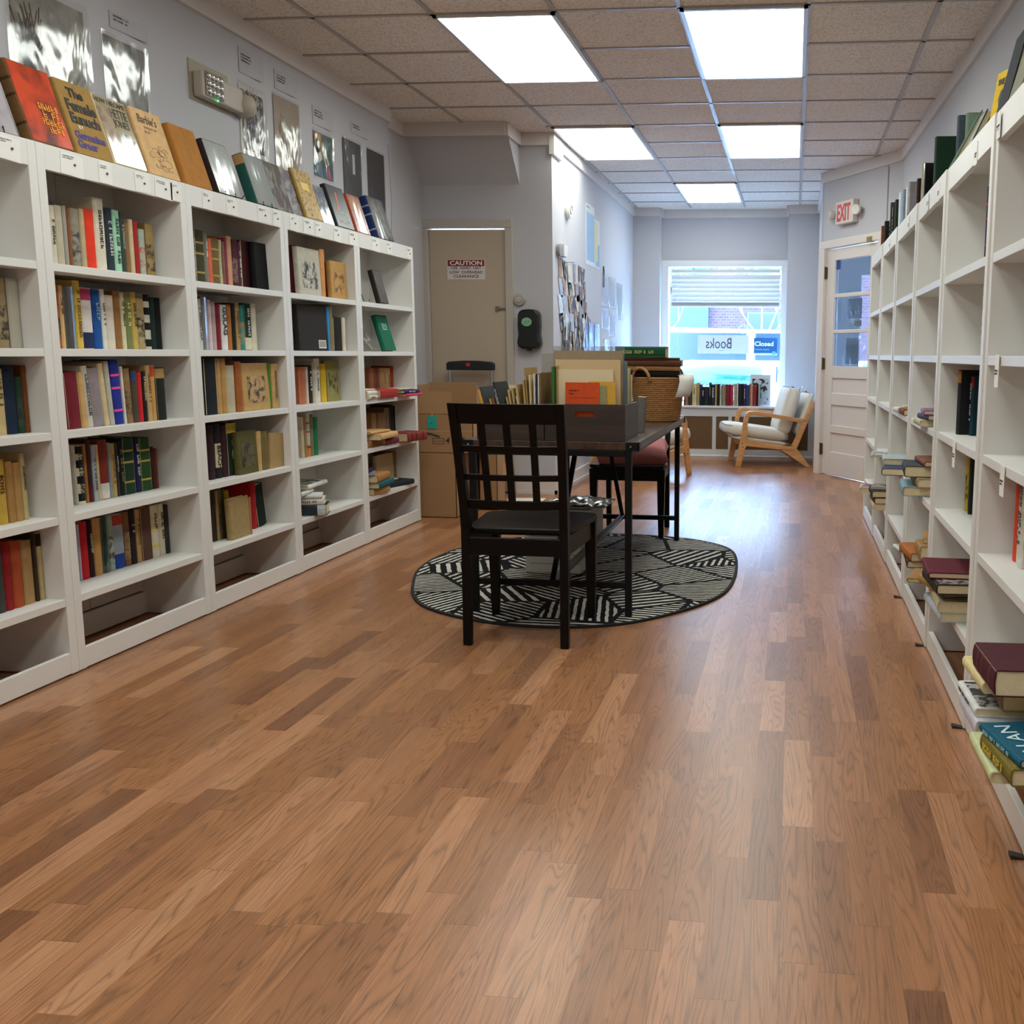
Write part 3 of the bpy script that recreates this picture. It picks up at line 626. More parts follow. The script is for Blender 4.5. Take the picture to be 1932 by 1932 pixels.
# ------------------------------------------------------------------ books
def cprof(t, d, b=.0028, rd=.007, n=5):      # cover section: open at the fore edge, rounded at the spine (x=0)
    out = [(-d, 0), (-rd, 0)]; r = min(t*.12, rd)
    for i in range(n+1):
        a = -PI/2+PI*i/n; out.append((-rd+rd*math.cos(a), t/2+t/2*math.sin(a)))
    out += [(-rd, t), (-d, t), (-d, t-b), (-rd*.9, t-b), (-rd*.9+rd*.3, t/2), (-rd*.9, b), (-d, b)]
    return out
_bk = {}
def bookparts(root, t, h, d, hx, opt='', face=False, seed=0, case=False):
    """thing root: spine on local +x, thickness 0..t along y, height 0..h along z"""
    r = random.Random(seed); o = opt.split()
    o = opt
    gl_ = 'g' in opt.split(' ') or opt == 'g'
    cm = mat(hx, .18, coat=.6) if gl_ else cloth(hx)
    pages_root = root; root = MB().prism(cprof(t, d), 0, h, 'z').build('cover', cm, root)
    b = min(.0028, t*.2)
    MB().box(-d+.004, -.0045, b, t-b, .003, h-.0035).build('pages', PAGE, pages_root)
    SP = lambda z0, z1, nm, mm, e=.0006: MB().prism([(x+e, y) for x, y in cprof(t, .012)[1:9]]+[(-.006, t*.9), (-.006, t*.1)], z0, z1, 'z').build(nm, mm, root)
    lay = lambda along, z: (T(.0012, t*.5+along*.5, z) @ Rz(PI/2) @ Rx(PI/2) @ Rz(-PI/2))
    for k in opt.split(' '):
        if not k: continue
        c = k[0]; v = k[1:]
        if c == 'T' and len(v) == 6: SP(h*.8, h*.985, 'spine_band', cloth(v))
        elif c == 'B' and len(v) == 6: SP(.002, h*.27, 'spine_band', cloth(v))
        elif c == 'M' and len(v) == 6:
            for z in (.2, .55, .75): SP(h*z, h*(z+.035), 'spine_band', cloth(v))
        elif c == 'C' :
            for z in (.05, .35, .62, .86): SP(h*z, h*(z+.13), 'spine_band', cloth('16171a'))
        elif c == 'm' and len(v) == 3:
            L = h*r.uniform(.5, .8); s = min(t*.42, .016)
            marks('spine_lettering', mat(''.join(q+q for q in v), .6), root, T(.0012, t*.5-s*.5, (h+L)/2) @ Ry(PI/2) @ Rz(PI/2) @ Rz(-PI/2), L, s, 1, r=r) if not face else marks('cover_lettering', mat(''.join(q+q for q in v), .6), root, T(-d*.2, -.0008, h*.75) @ Rz(PI) @ Rx(PI/2), d*.5, .012, 2, r=r)
        elif c == 't' and len(v) > 2: pass
        elif c == 'p' and len(v) == 6:
            if face:
                MB().box(-d*.85, -d*.18, t+.0002, t+.0009, h*.16, h*.72).build('cover_picture', pic(v, hx, 28, seed, (1, 1, 1), .6, .08, .47), root)
            else: SP(h*.12, h*.62, 'spine_picture', pic(v, hx, 40, seed, (1, 1, 1), .6, .1))
    m_ = opt.find('t')
    if 'GULAG' in opt or 'WEAPONS' in opt or 'BEACH' in opt:
        w = opt[opt.index('t')+1:]; s = min(t*.6, .03); L = h*(.62 if 'GULAG' in opt else .78 if 'WEAP' in opt else .42)
        z1 = h*.95 if 'GULAG' in opt else h*.88 if 'WEAP' in opt else h*.6
        if 'BEACH' in opt: SP(h*.2, h*.64, 'spine_label', cloth('cfc4a0'))
        text(w, 'spine_lettering', mat('1e1e22', .6), root, T(.0016, t*.5-s*.5, z1) @ Ry(PI/2), L, s, bold=.02)
    if 'BC' in opt.split(' '):
        MB().box(-d*.92, -d*.66, t+.0002, t+.0009, .012, .055).build('barcode_panel', mat('d8d2c8'), root)
        q = MB()
        for i in range(22):
            x = -d*.9+i*d*.0102; q.box(x, x+d*(.002+.003*((i*7) % 3)/2), t+.0009, t+.0011, .018, .05)
        q.build('barcode', INK, root)
def cov(root):
    return next(c for c in root.children if c.name.split('.')[0] == 'cover')
used = set()
def uniq(lb):
    assert lb not in used, lb
    used.add(lb); return lb
def standing(name, lb, x, y, z, t, h, d, hx, opt='', rz=0, lean=0, group=None, face=False, tilt=0, seed=0):
    """lean: degrees about the axis along the spine's facing; tilt: degrees backwards"""
    root = thing(name, uniq(lb), 'book', group=group)
    bookparts(root, t, h, d, hx, opt, face, seed)
    M = T(x, y, z)
    if face:   # cover looks at the room: spine towards the near end
        M = M @ Ry(math.radians(-tilt)) @ Rz(-PI/2) if not lean else M @ Rx(math.radians(-lean)) @ Rz(-PI/2)
    else:
        off = 0 if lean <= 0 else 0
        M = M @ Rz(rz) @ Rx(math.radians(-lean))
    root.matrix_world = M
    return root
SHN = {1: 'top shelf', 2: 'second shelf', 3: 'third shelf', 4: 'fourth shelf', 5: 'fifth shelf'}
def short(desc):
    w = [q for q in desc.replace('book ', 'book|').split('|')[0].split() if q not in ('book', 'booklet', 'thin', 'thick', 'tall', 'narrow', 'wide', 'large')]
    return ' '.join(w[:2]) if w else 'other'
shelf_books = []
def SH(unit, level, xs, items):
    prev = None
    for i, (y, t, h, hx, desc, op) in enumerate(items):
        face = 'F' in op.split(' '); lean = 0
        for k in op.split(' '):
            if k[:1] == 'L' and len(k) > 1: lean = float(k[1:])
        shelf_books.append((unit, level, y, t, h, hx, desc, op, xs, face, lean))
SH(2,1,-2.52,[(3.322, 0.011, 0.197, 'd8d4c8', 'off-white book with black marks', 'm000'), (3.333, 0.029, 0.202, 'cfc6b0', 'cream book with black spine title', 'm111'), (3.362, 0.037, 0.206, 'b9b09a', 'plain beige book', ''), (3.399, 0.022, 0.209, '9a958c', 'grey book in clear wrapper', 'g'), (3.422, 0.017, 0.202, '8a5636', 'brown orange book', ''), (3.44, 0.044, 0.207, '8f8678', 'grey book with dark picture', 'p332e2a'), (3.486, 0.026, 0.211, 'b8a684', 'beige book with curled spine', ''), (3.513, 0.052, 0.215, 'e03a20', 'bright red book', ''), (3.565, 0.057, 0.261, 'd9d0bc', 'tall white book with black marks', 'm222'), (3.624, 0.043, 0.234, '2b3640', 'slate navy book with pale title', 'mccc'), (3.667, 0.04, 0.231, '9fd0b2', 'mint green book with dark title', 'm243'), (3.707, 0.027, 0.232, '3c463f', 'dark grey green book', 'm9a9'), (3.733, 0.026, 0.192, '86664a', 'brown book', ''), (3.761, 0.024, 0.209, 'cdb890', 'narrow cream book', ''), (3.786, 0.029, 0.206, 'a22a2c', 'dark red book', ''), (3.82, 0.034, 0.18, 'a3b3a0', 'pale grey green book with flower', 'pc05040'), (3.863, 0.051, 0.205, '9a8050', 'tan book with dark strip', 'p3a3020')])
SH(2,2,-2.53,[(3.344, 0.016, 0.212, 'a8562a', 'orange brown flame patterned book', 'p3a2218'), (3.361, 0.021, 0.216, 'd9b27c', 'white and flame orange book', 'm320'), (3.383, 0.056, 0.216, '45423e', 'glossy dark grey book', 'g'), (3.439, 0.034, 0.238, 'd2b24c', 'yellow book', 'm640'), (3.476, 0.054, 0.216, 'd8d0cc', 'white book with pink top and navy foot', 'Tb03a60 B1c2a50'), (3.533, 0.045, 0.213, '1f4f96', 'blue book', 'm8ac'), (3.578, 0.025, 0.217, 'd8d8cc', 'white book with black title', 'm111'), (3.605, 0.046, 0.197, 'd4c9bc', 'off-white book', ''), (3.651, 0.039, 0.215, '8f6336', 'brown book', ''), (3.691, 0.024, 0.212, 'd3cca8', 'cream book with bold black title', 'm111'), (3.716, 0.039, 0.215, '7a7c4c', 'olive green book', 'mdd8'), (3.755, 0.031, 0.216, 'c4a856', 'tan book with black title', 'm221'), (3.786, 0.046, 0.196, 'a8946a', 'sand coloured book', 'p2a2620'), (3.833, 0.036, 0.216, 'c9c2b0', 'black and white chequered book', 'C111'), (3.871, 0.03, 0.204, '18302e', 'black teal book with white bands', 'Bccc Mccc'), (3.903, 0.037, 0.204, '141618', 'black book', '')])
SH(2,3,-2.47,[(3.279, 0.071, 0.195, '701a26', 'dark maroon book with clean spine', 'L-2'), (3.351, 0.026, 0.194, 'c9a266', 'tan book', 'L-2'), (3.378, 0.031, 0.215, 'c5c1b4', 'pale grey book with dark title', 'm334 L-4'), (3.411, 0.058, 0.207, '8c8288', 'grey mauve book', 'L-4'), (3.47, 0.027, 0.224, 'cfbb92', 'cream book', 'L-5'), (3.5, 0.026, 0.231, 'b4b4a8', 'light grey book', 'L-4'), (3.53, 0.049, 0.234, '22308e', 'royal blue book with pink bands', 'Mff4f9a L-3'), (3.581, 0.011, 0.212, 'dcd8d0', 'thin white book', 'L-2'), (3.594, 0.04, 0.203, '8a6c48', 'brown ornate book', 'p4a3420 L-2'), (3.635, 0.034, 0.195, '4c4234', 'dark brown book with blue top', 'T30406a'), (3.671, 0.024, 0.19, 'c8242a', 'red book', ''), (3.696, 0.027, 0.191, '1c1a1c', 'black book with tan lettering', 'mcb8'), (3.724, 0.027, 0.214, 'bf9f70', 'beige book', 'm431'), (3.753, 0.025, 0.213, 'c09452', 'tan book with orange top', 'Tc8502c'), (3.782, 0.063, 0.204, '1e1e1e', 'thick black book with gold label', 'Ta88a50')])
SH(2,4,-2.56,[(3.405, 0.015, 0.215, 'b9b2a0', 'thin grey cream book', ''), (3.421, 0.038, 0.213, 'd9cfb4', 'cream book with black title', 'tA CHOICE OF WEAPONS'), (3.461, 0.015, 0.216, 'a97338', 'tan brown book', ''), (3.477, 0.026, 0.227, '3c2226', 'dark brown book with maroon foot', 'B5a1c20'), (3.505, 0.021, 0.207, 'aeb6c2', 'blue white book with large letters', 'm223'), (3.526, 0.017, 0.208, 'c9b98c', 'cream book', ''), (3.545, 0.051, 0.223, '7e2c22', 'red brown book with white tag', 'Bd8d0c8'), (3.597, 0.009, 0.21, '8ea0ae', 'thin pale blue book', ''), (3.607, 0.03, 0.205, 'b8985e', 'tan book', 'm653'), (3.639, 0.013, 0.206, '3a3a38', 'black and white book', 'mddd'), (3.654, 0.028, 0.21, '161a18', 'black book', 'm876'), (3.684, 0.067, 0.22, '1c3a26', 'thick dark green book with emblem', 'Mb09a50'), (3.753, 0.031, 0.213, '1a2448', 'navy book with white title', 'mddd'), (3.787, 0.068, 0.211, '274a24', 'green book with gold titles', 'Mc0a850'), (3.857, 0.019, 0.17, '3e2220', 'thin dark maroon book', ''), (3.878, 0.018, 0.162, '6a3022', 'reddish brown book', '')])
SH(2,5,-2.57,[(3.407, 0.013, 0.209, 'b0a8b8', 'thin lavender book', ''), (3.42, 0.042, 0.214, 'b81c26', 'crimson book', ''), (3.464, 0.027, 0.214, '2c1416', 'dark maroon book with pale title', 'mccb'), (3.492, 0.044, 0.215, 'b98d52', 'tan book', ''), (3.538, 0.039, 0.212, '13352c', 'glossy dark green book', 'g'), (3.578, 0.029, 0.215, '8ea694', 'pale green book with figure', 'p5a4038'), (3.608, 0.059, 0.213, '8d99a4', 'silver book with red top and blue foot', 'Ta84030 B203e8e'), (3.67, 0.033, 0.214, '7a5538', 'brown book with map pattern', 'pa08050'), (3.705, 0.036, 0.217, '211c20', 'black book with copper title', 'mdb8'), (3.743, 0.028, 0.212, 'b7915a', 'tan book', 'm542'), (3.775, 0.068, 0.215, '5c4034', 'thick brown book', ''), (3.844, 0.047, 0.213, 'd9d3bc', 'white book with yellow patch', 'm332 Me8cc20'), (3.893, 0.034, 0.213, 'd6cfb4', 'cream book', 'm332'), (3.929, 0.048, 0.203, '33342f', 'dark grey book', ''), (3.983, 0.085, 0.188, '12161a', 'thick black book', '')])
SH(3,1,-2.54,[(4.214, 0.012, 0.219, '55524a', 'black and white edged book', 'mddd'), (4.228, 0.073, 0.227, '3a3a22', 'olive black book with gold tooling', 'Ma8904a'), (4.302, 0.021, 0.217, '84827a', 'grey book with white title', 'meee'), (4.325, 0.029, 0.201, 'd9664a', 'salmon orange book', ''), (4.356, 0.057, 0.206, '6f5a30', 'olive brown book with gilt', 'Mb09650'), (4.416, 0.017, 0.204, 'cabf9a', 'narrow cream book with title', 'm332'), (4.435, 0.024, 0.198, '7a5a50', 'thin brown book', ''), (4.46, 0.019, 0.217, '8c3648', 'magenta maroon book', ''), (4.48, 0.037, 0.227, 'c49474', 'pinkish tan book', ''), (4.519, 0.049, 0.217, '4a2228', 'dark maroon patterned book', 'p806050'), (4.57, 0.022, 0.212, '5a3040', 'maroon book with pale title', 'mddd'), (4.594, 0.111, 0.222, '3e1418', 'thick dark maroon book', '')])
SH(3,1,-2.50,[(4.643, 0.21, 0.219, '0e0e0e', 'wide black book with its cover turned out', 'F')])
SH(3,2,-2.53,[(4.198, 0.031, 0.215, 'c9c9c5', 'grey white book with black edge', 'm111'), (4.233, 0.044, 0.224, '77736e', 'silver grey book', 'g'), (4.279, 0.025, 0.216, 'd2bcc0', 'white pink book', ''), (4.306, 0.031, 0.209, 'b09c9c', 'pinkish grey book', ''), (4.339, 0.037, 0.202, '7e1c28', 'dark red book', ''), (4.379, 0.05, 0.199, 'd5d5d5', 'white book with bold black title', 'tGULAG'), (4.431, 0.033, 0.202, 'aa6a30', 'orange brown book', ''), (4.467, 0.033, 0.209, '1a1816', 'black book', ''), (4.5, 0.034, 0.213, 'b08c54', 'tan book', 'm433'), (4.536, 0.04, 0.206, '2f7e78', 'teal book', 'p9a7a50'), (4.578, 0.06, 0.215, '16392c', 'dark green book with cream foot', 'Bd2ccb0 mddd'), (4.641, 0.043, 0.216, 'd4cdb8', 'cream white book', '')])
SH(3,3,-2.47,[(4.119, 0.097, 0.242, '12161c', 'thick black book in front of tan ones', ''), (4.218, 0.028, 0.238, 'b8925a', 'tan book beside thick black book', ''), (4.252, 0.037, 0.238, 'b08850', 'second tan book', ''), (4.291, 0.066, 0.208, 'b5ab92', 'cream grey book with pink edge', ''), (4.367, 0.05, 0.225, '9a5828', 'orange brown book', ''), (4.42, 0.238, 0.216, 'b8945c', 'tan illustrated book with its cover turned out', 'F p3a2c1c'), (4.66, 0.021, 0.213, '3e7a30', 'thin green book', 'L-3'), (4.687, 0.064, 0.212, 'c09a62', 'light tan book with handwritten cover', 'm643')])
SH(3,4,-2.50,[(4.167, 0.047, 0.237, '301820', 'dark maroon book', ''), (4.22, 0.047, 0.24, '1c1c1c', 'black book with cream label', 'tBEACH'), (4.272, 0.043, 0.23, '38181e', 'maroon black book', ''), (4.317, 0.079, 0.239, '16281e', 'dark green book with yellow top', 'Tb8a838 mddd')])
SH(3,4,-2.47,[(4.347, 0.169, 0.194, '565028', 'olive green book with pictorial cover turned out', 'F p201c10'), (4.518, 0.04, 0.186, 'bd9a62', 'tan paged book', ''), (4.563, 0.055, 0.182, '6e6038', 'olive tan book', ''), (4.625, 0.145, 0.171, 'a5885c', 'beige booklet with its cover turned out', 'F L4'), (4.776, 0.025, 0.165, '8c6c44', 'thin brown book', 'L3'), (4.809, 0.037, 0.164, '9c7c50', 'tan book against the bookcase side', 'L3')])
SH(3,5,-2.53,[(4.21, 0.037, 0.228, '3c2c24', 'dark brown book', ''), (4.249, 0.018, 0.221, 'a89068', 'beige book', ''), (4.269, 0.024, 0.227, '78603c', 'brown olive book', 'p4a3820'), (4.294, 0.025, 0.224, '44442a', 'dark olive book', ''), (4.322, 0.036, 0.212, 'c0a020', 'yellow book', ''), (4.546, 0.047, 0.222, 'a81a20', 'red book', ''), (4.6, 0.087, 0.201, '14221c', 'black green book leaning left', 'L-8')])
SH(3,5,-2.47,[(4.254, 0.161, 0.183, '9c8458', 'plain tan book with its cover turned out', 'F'), (4.417, 0.017, 0.172, '9a7248', 'thin brown edged book', '')])
SH(4,1,-2.52,[(5.054, 0.051, 0.247, '5a1820', 'dark maroon book', ''), (5.422, 0.052, 0.198, '8a3a1c', 'rust brown book', '')])
SH(4,1,-2.48,[(5.029, 0.243, 0.238, 'b9b4a4', 'large drawing book with its cover turned out', 'F p2c2822'), (5.275, 0.055, 0.249, 'c98c54', 'orange tan paged book', ''), (5.396, 0.262, 0.201, 'b98f54', 'tan sketch cover book turned out', 'F p7a5028'), (5.662, 0.056, 0.205, 'c09c64', 'pale tan book', '')])
SH(4,2,-2.47,[(4.976, 0.328, 0.231, '28211f', 'large dark brown book with barcode', 'F BC'), (5.307, 0.026, 0.234, '2e8cc8', 'bright blue book', ''), (5.337, 0.033, 0.246, '8a7850', 'thin olive tan book', ''), (5.375, 0.115, 0.181, '1c1614', 'dark brown book', ''), (5.494, 0.035, 0.182, 'cfc8b0', 'thin cream book', '')])
SH(4,3,-2.53,[(5.08, 0.075, 0.192, 'b26444', 'terracotta book', ''), (5.158, 0.023, 0.192, 'cdc6b6', 'thin white book', ''), (5.187, 0.039, 0.199, '32241f', 'dark brown book with white specks', 'mddd'), (5.23, 0.021, 0.214, 'b9b2a2', 'grey cream book', ''), (5.254, 0.068, 0.234, 'd0cabc', 'tall cream book', 'm444'), (5.332, 0.062, 0.206, 'd2ac20', 'yellow book', ''), (5.398, 0.156, 0.221, '90884e', 'birch patterned olive book', 'F p3a3620')])
SH(4,4,-2.56,[(5.136, 0.029, 0.215, 'cdbf9c', 'thin cream book', ''), (5.168, 0.028, 0.217, 'a08458', 'tan book', ''), (5.198, 0.038, 0.232, 'c8c0b0', 'white and orange banded book', 'Bd08040 Mc05030'), (5.239, 0.037, 0.221, '7a7a60', 'patterned green brown book', 'pccb'), (5.283, 0.044, 0.203, '227a4c', 'green book', '')])
SH(5,3,-2.57,[(6.059, 0.037, 0.176, '9c6048', 'pinkish brown book', ''), (6.099, 0.027, 0.173, 'ab7858', 'pinkish tan book', ''), (6.13, 0.03, 0.174, '8a4c38', 'reddish brown book', ''), (6.164, 0.052, 0.173, '6f3e2c', 'dark rust book', ''), (6.22, 0.039, 0.171, 'a87850', 'tan book', ''), (6.264, 0.062, 0.172, 'b08458', 'light tan book', 'm643'), (6.33, 0.068, 0.169, 'bb9264', 'beige book', 'm643'), (6.405, 0.081, 0.182, '983c14', 'burnt orange book', '')])
SH(5,4,-2.57,[(6.082, 0.064, 0.181, '9a744c', 'tan book', ''), (6.15, 0.043, 0.179, '7c5638', 'brown book', ''), (6.198, 0.079, 0.177, '8e6a44', 'light brown book', ''), (6.282, 0.075, 0.204, '7c6848', 'tall olive tan book', ''), (6.368, 0.06, 0.218, '2a1e1a', 'dark brown book', ''), (6.433, 0.085, 0.209, '1a1614', 'black book', '')])
SH(5,5,-2.57,[(6.12, 0.274, 0.191, 'b8a27c', 'cream book with its cover turned out', 'F m532'), (6.398, 0.052, 0.194, '83603c', 'brown book', ''), (6.454, 0.065, 0.198, '948054', 'patterned tan book', 'p443020')])
SH(1,2,-2.50,[(3.0, 0.034, 0.209, '8a7858', 'olive tan book', ''), (3.034, 0.051, 0.22, '8d7a5a', 'tan book with dark emblem', 'p2c2820'), (3.089, 0.059, 0.22, 'a29c8c', 'grey book in clear wrapper', 'g')])
SH(1,3,-2.50,[(2.96, 0.037, 0.209, '7a6a4a', 'olive book', ''), (3.0, 0.038, 0.21, 'c0a878', 'cream book with script title', 'm653'), (3.039, 0.05, 0.22, '16263a', 'dark navy book', ''), (3.09, 0.028, 0.183, '243c2c', 'dark green book', 'p142018'), (3.119, 0.027, 0.22, '6e3e1c', 'brown book', '')])
SH(1,4,-2.50,[(2.929, 0.035, 0.217, 'a08c5a', 'olive yellow book', ''), (2.968, 0.042, 0.209, 'b8963e', 'mustard yellow book with dark square', 'm421'), (3.013, 0.03, 0.199, 'a07844', 'tan book', ''), (3.044, 0.032, 0.192, 'a8814e', 'light tan book', ''), (3.077, 0.022, 0.22, 'b5a474', 'cream book with black lettering', 'm221')])
SH(1,5,-2.50,[(2.9, 0.03, 0.227, '55504a', 'grey book', ''), (2.93, 0.036, 0.224, '3c3c3c', 'charcoal book', ''), (2.967, 0.033, 0.225, '8c1c1e', 'red book', ''), (3.002, 0.044, 0.22, 'a44a2a', 'worn orange red book', ''), (3.048, 0.047, 0.213, 'a48456', 'stained tan book', ''), (3.097, 0.017, 0.23, '37291e', 'dark brown book', ''), (3.118, 0.072, 0.23, 'b39c6c', 'wide cream book with dark label', 'T241a14')])
from collections import defaultdict
_g = defaultdict(list)
for s in shelf_books: _g[(s[0], s[1])].append(s)
for (u, lv), L in sorted(_g.items()):
    L.sort(key=lambda s: s[2])
    for i, (unit, level, y, t, h, hx, desc, op, xs, face, lean) in enumerate(L):
        cd = {1: 'leftmost bookcase', 2: 'second bookcase from left', 3: 'third bookcase', 4: 'fourth bookcase', 5: 'last bookcase of left row'}[u]
        dw = desc.split(); n = len(dw)
        pl = ('right of %s one' % short(L[i-1][6])) if i else 'at left end'
        tail = '%s, %s' % (SHN[level], cd)
        lb = '%s %s, %s' % (desc, pl, tail)
        if len(lb.split()) > 16: lb = '%s, %s, %s' % (desc, ('mid row' if i else 'left end'), tail)
        if len(lb.split()) > 16 or lb in used: lb = '%s, number %d along %s' % (desc, i+1, tail)
        y_hi = YL[unit]-.04; y_lo = YL[unit-1]+.04
        z = LV[level]+.0006
        if face:
            w = min(t, y_hi-y-.002)
            standing('book', lb, xs-.028, y+.001, z, .028, h, w-.002, hx, op, 0, lean, 'books on the left bookcases', True, 2, seed=int(y*1000))
        else:
            tt = max(.006, min(t-.0012, y_hi-y-.002)); d = min(.15, xs+2.705)
            standing('book', lb, xs, max(y, y_lo), z, tt, h, d, hx, op, 0, lean, 'books on the left bookcases', seed=int(y*1000))

def lying(name, lb, x, y, z, L, D, t, hx, opt='', rz=0, group=None, cover=None, seed=0, cat='book', cl=None):
    """spine towards +x turned by rz (degrees); L along the spine, D away from it; x,y = middle of the spine edge, z underside"""
    root = thing(name, uniq(lb), cat, group=group)
    bookparts(root, t, L, D, hx, opt, False, seed)
    if cover:      # print on the upper cover
        MB().box(-D*.93, -D*.07, t+.0001, t+.0007, L*.05, L*.95).build('cover_print', pic(cover[0], cover[1], cover[2] if len(cover) > 2 else 26, seed, (1, 1, 1), .35, .05), root)
    if cl:
        for k, (s, hh) in enumerate(cl):
            text(s, 'cover_lettering', mat(hh, .5), cov(root), Matrix(((0, 1, 0, (-.056 if k == 0 else -.108)), (0, 0, 1, t+.0013), (1, 0, 0, L*.08), (0, 0, 0, 1))), L*.2*len(s), .034, depth=.0003)
    M = T(x, y, z) @ Rz(math.radians(rz)) @ Rx(PI/2) @ T(0, 0, -L/2)
    root.matrix_world = M
    return root
# piles in the left row
g4 = 'piled books, lowest shelf of the fourth bookcase'
z = LV[5]
lying('book', 'black and white thick book at the bottom front of the fourth bookcase pile', -2.45, 4.96, z+.001, .16, .15, .055, '26303a', 'Bb8c0c4', -72, g4, seed=1)
lying('book', 'white paperback second in the front pile of the fourth bookcase', -2.46, 4.955, z+.058, .16, .14, .03, 'd5d0c6', 'm222', -70, g4, seed=2)
lying('book', 'grey white thin book third in the front pile of the fourth bookcase', -2.47, 4.95, z+.09, .17, .13, .018, 'c8c8c6', '', -68, g4, seed=3)
lying('book', 'teal covered book near the top of the fourth bookcase front pile', -2.46, 4.97, z+.11, .2, .15, .022, 'd2cfc6', '', 10, g4, ('2c6a70', '8aa25a'), seed=4)
lying('book', 'curled tan paperback in the back pile of the fourth bookcase', -2.52, 5.18, z+.03, .17, .12, .02, 'b48a62', '', 20, g4, seed=5)
lying('book', 'pale book at the bottom of the fourth bookcase back pile', -2.53, 5.15, z+.001, .17, .12, .028, 'c8bda6', '', 5, g4, seed=6)
lying('book', 'light brown book in the fourth bookcase back pile under a glossy one', -2.54, 5.14, z+.052, .17, .12, .06, 'b89c78', '', 0, g4, seed=7)
lying('book', 'glossy black and white photo book topping the fourth bookcase pile', -2.47, 5.11, z+.135, .27, .17, .022, 'dad8d2', '', 5, g4, ('1f2422', 'c8ccc8', 16), seed=8)
g5 = 'piled books in the last bookcase of the left row'
z = LV[3]
lying('book', 'red hardback lying crosswise on the third shelf, last left bookcase', -2.41, 5.97, z+.001, .26, .12, .052, 'a22c28', '', 0, g5, seed=9)
lying('book', 'white paperback lying lowest, third shelf of the last left bookcase', -2.42, 5.76, z+.001, .14, .12, .022, 'd8d4cc', 'm444', 4, g5, seed=10)
lying('book', 'white paperback on another, third shelf of the last left bookcase', -2.43, 5.765, z+.024, .14, .12, .024, 'dcd6cc', '', 0, g5, seed=11)
lying('book', 'cream booklet topping the white pair, third shelf, last left bookcase', -2.45, 5.76, z+.049, .16, .12, .010, 'cdbf9e', '', -4, g5, seed=12)
lying('book', 'pink edged paperback jutting out, third shelf of last left bookcase', -2.36, 6.25, z+.001, .2, .13, .016, 'd83a5a', '', -8, g5, seed=13)
lying('book', 'navy paperback jutting out, third shelf of last left bookcase', -2.37, 6.24, z+.018, .2, .13, .022, '2a3058', 'mccc', -6, g5, seed=14)
lying('book', 'thin cream magazine topping the jutting stack, last left bookcase', -2.4, 6.22, z+.041, .19, .13, .008, 'd0c4a8', '', 0, g5, seed=15)
z = LV[4]
lying('book', 'dark red book jutting furthest from fourth shelf, last left bookcase', -2.345, 6.24, z+.003, .22, .15, .055, '7c2e26', 'M3a1814', -12, g5, seed=16)
lying('book', 'maroon book lying flat lowest on fourth shelf, last left bookcase', -2.42, 6.02, z+.001, .2, .13, .034, '6e2a36', '', 0, g5, seed=17)
lying('book', 'brown book under tan stack, fourth shelf of last left bookcase', -2.44, 5.80, z+.001, .18, .13, .044, '8c6038', '', 0, g5, seed=18)
lying('book', 'tan book with loose cover over the fourth shelf pile, last left bookcase', -2.39, 5.9, z+.046, .3, .14, .034, 'cfa873', '', 3, g5, seed=19)
lying('book', 'thin tan booklets topping the fourth shelf pile, last left bookcase', -2.42, 5.84, z+.082, .26, .13, .014, 'c39a64', '', -3, g5, seed=20)
z = LV[5]
lying('book', 'tan book at the bottom of fifth shelf pile, last left bookcase', -2.42, 5.83, z+.001, .2, .13, .04, 'c2945c', '', -5, g5, seed=21)
lying('book', 'teal blue book in fifth shelf pile, last left bookcase', -2.40, 5.86, z+.042, .26, .14, .036, '1c5660', '', 3, g5, seed=22)
lying('book', 'orange tan book over the teal one, fifth shelf, last left bookcase', -2.41, 5.84, z+.079, .25, .14, .045, 'a8743e', '', 6, g5, seed=23)
lying('book', 'blue white pamphlet near the top of fifth shelf pile, last bookcase', -2.44, 5.78, z+.125, .16, .12, .012, '6a7fb0', '', 20, g5, seed=24)
lying('book', 'dark purple book topping the fifth shelf pile, last left bookcase', -2.46, 5.79, z+.138, .17, .12, .02, '3a2030', '', 12, g5, seed=25)
lying('book', 'black paperback lying alone at right of fifth shelf, last left bookcase', -2.44, 6.2, z+.001, .26, .12, .032, '22252b', '', -14, g5, seed=26)
lying('book', 'grey white booklet behind the black one, fifth shelf, last bookcase', -2.5, 6.16, z+.034, .18, .11, .012, 'bdb4a4', '', -10, g5, seed=27)
def easel(parent, x=0, t=.03, h=.12):
    b = MB()
    for s in (-.04, .04): b.tube([(.03, s, .028), (.036, s, .004), (0, s, .004), (-.05, s, .1)], .0022, 6); b.tube([(-.035, s, .075), (-.1, s, .004)], .0022, 6)
    b.tube([(-.05, -.04, .1), (-.05, .04, .1)], .0022, 6)
    return b
def stand(lb, x, y, z, w=.08):
    t = thing('book_stand', uniq(lb), 'book stand', (x, y, z), 0, 'black wire stands holding display books')
    b = MB(); s = w/2
    for q in (-s, s): b.tube([(.012, q, .022), (.016, q, .003), (-.015, q, .003), (-.06, q, .12)], .002, 6); b.tube([(-.045, q, .08), (-.125, q, .003)], .002, 6)
    b.tube([(-.06, -s, .12), (-.06, s, .12)], .002, 6); b.build('wire_frame', BLACKM, t); return t
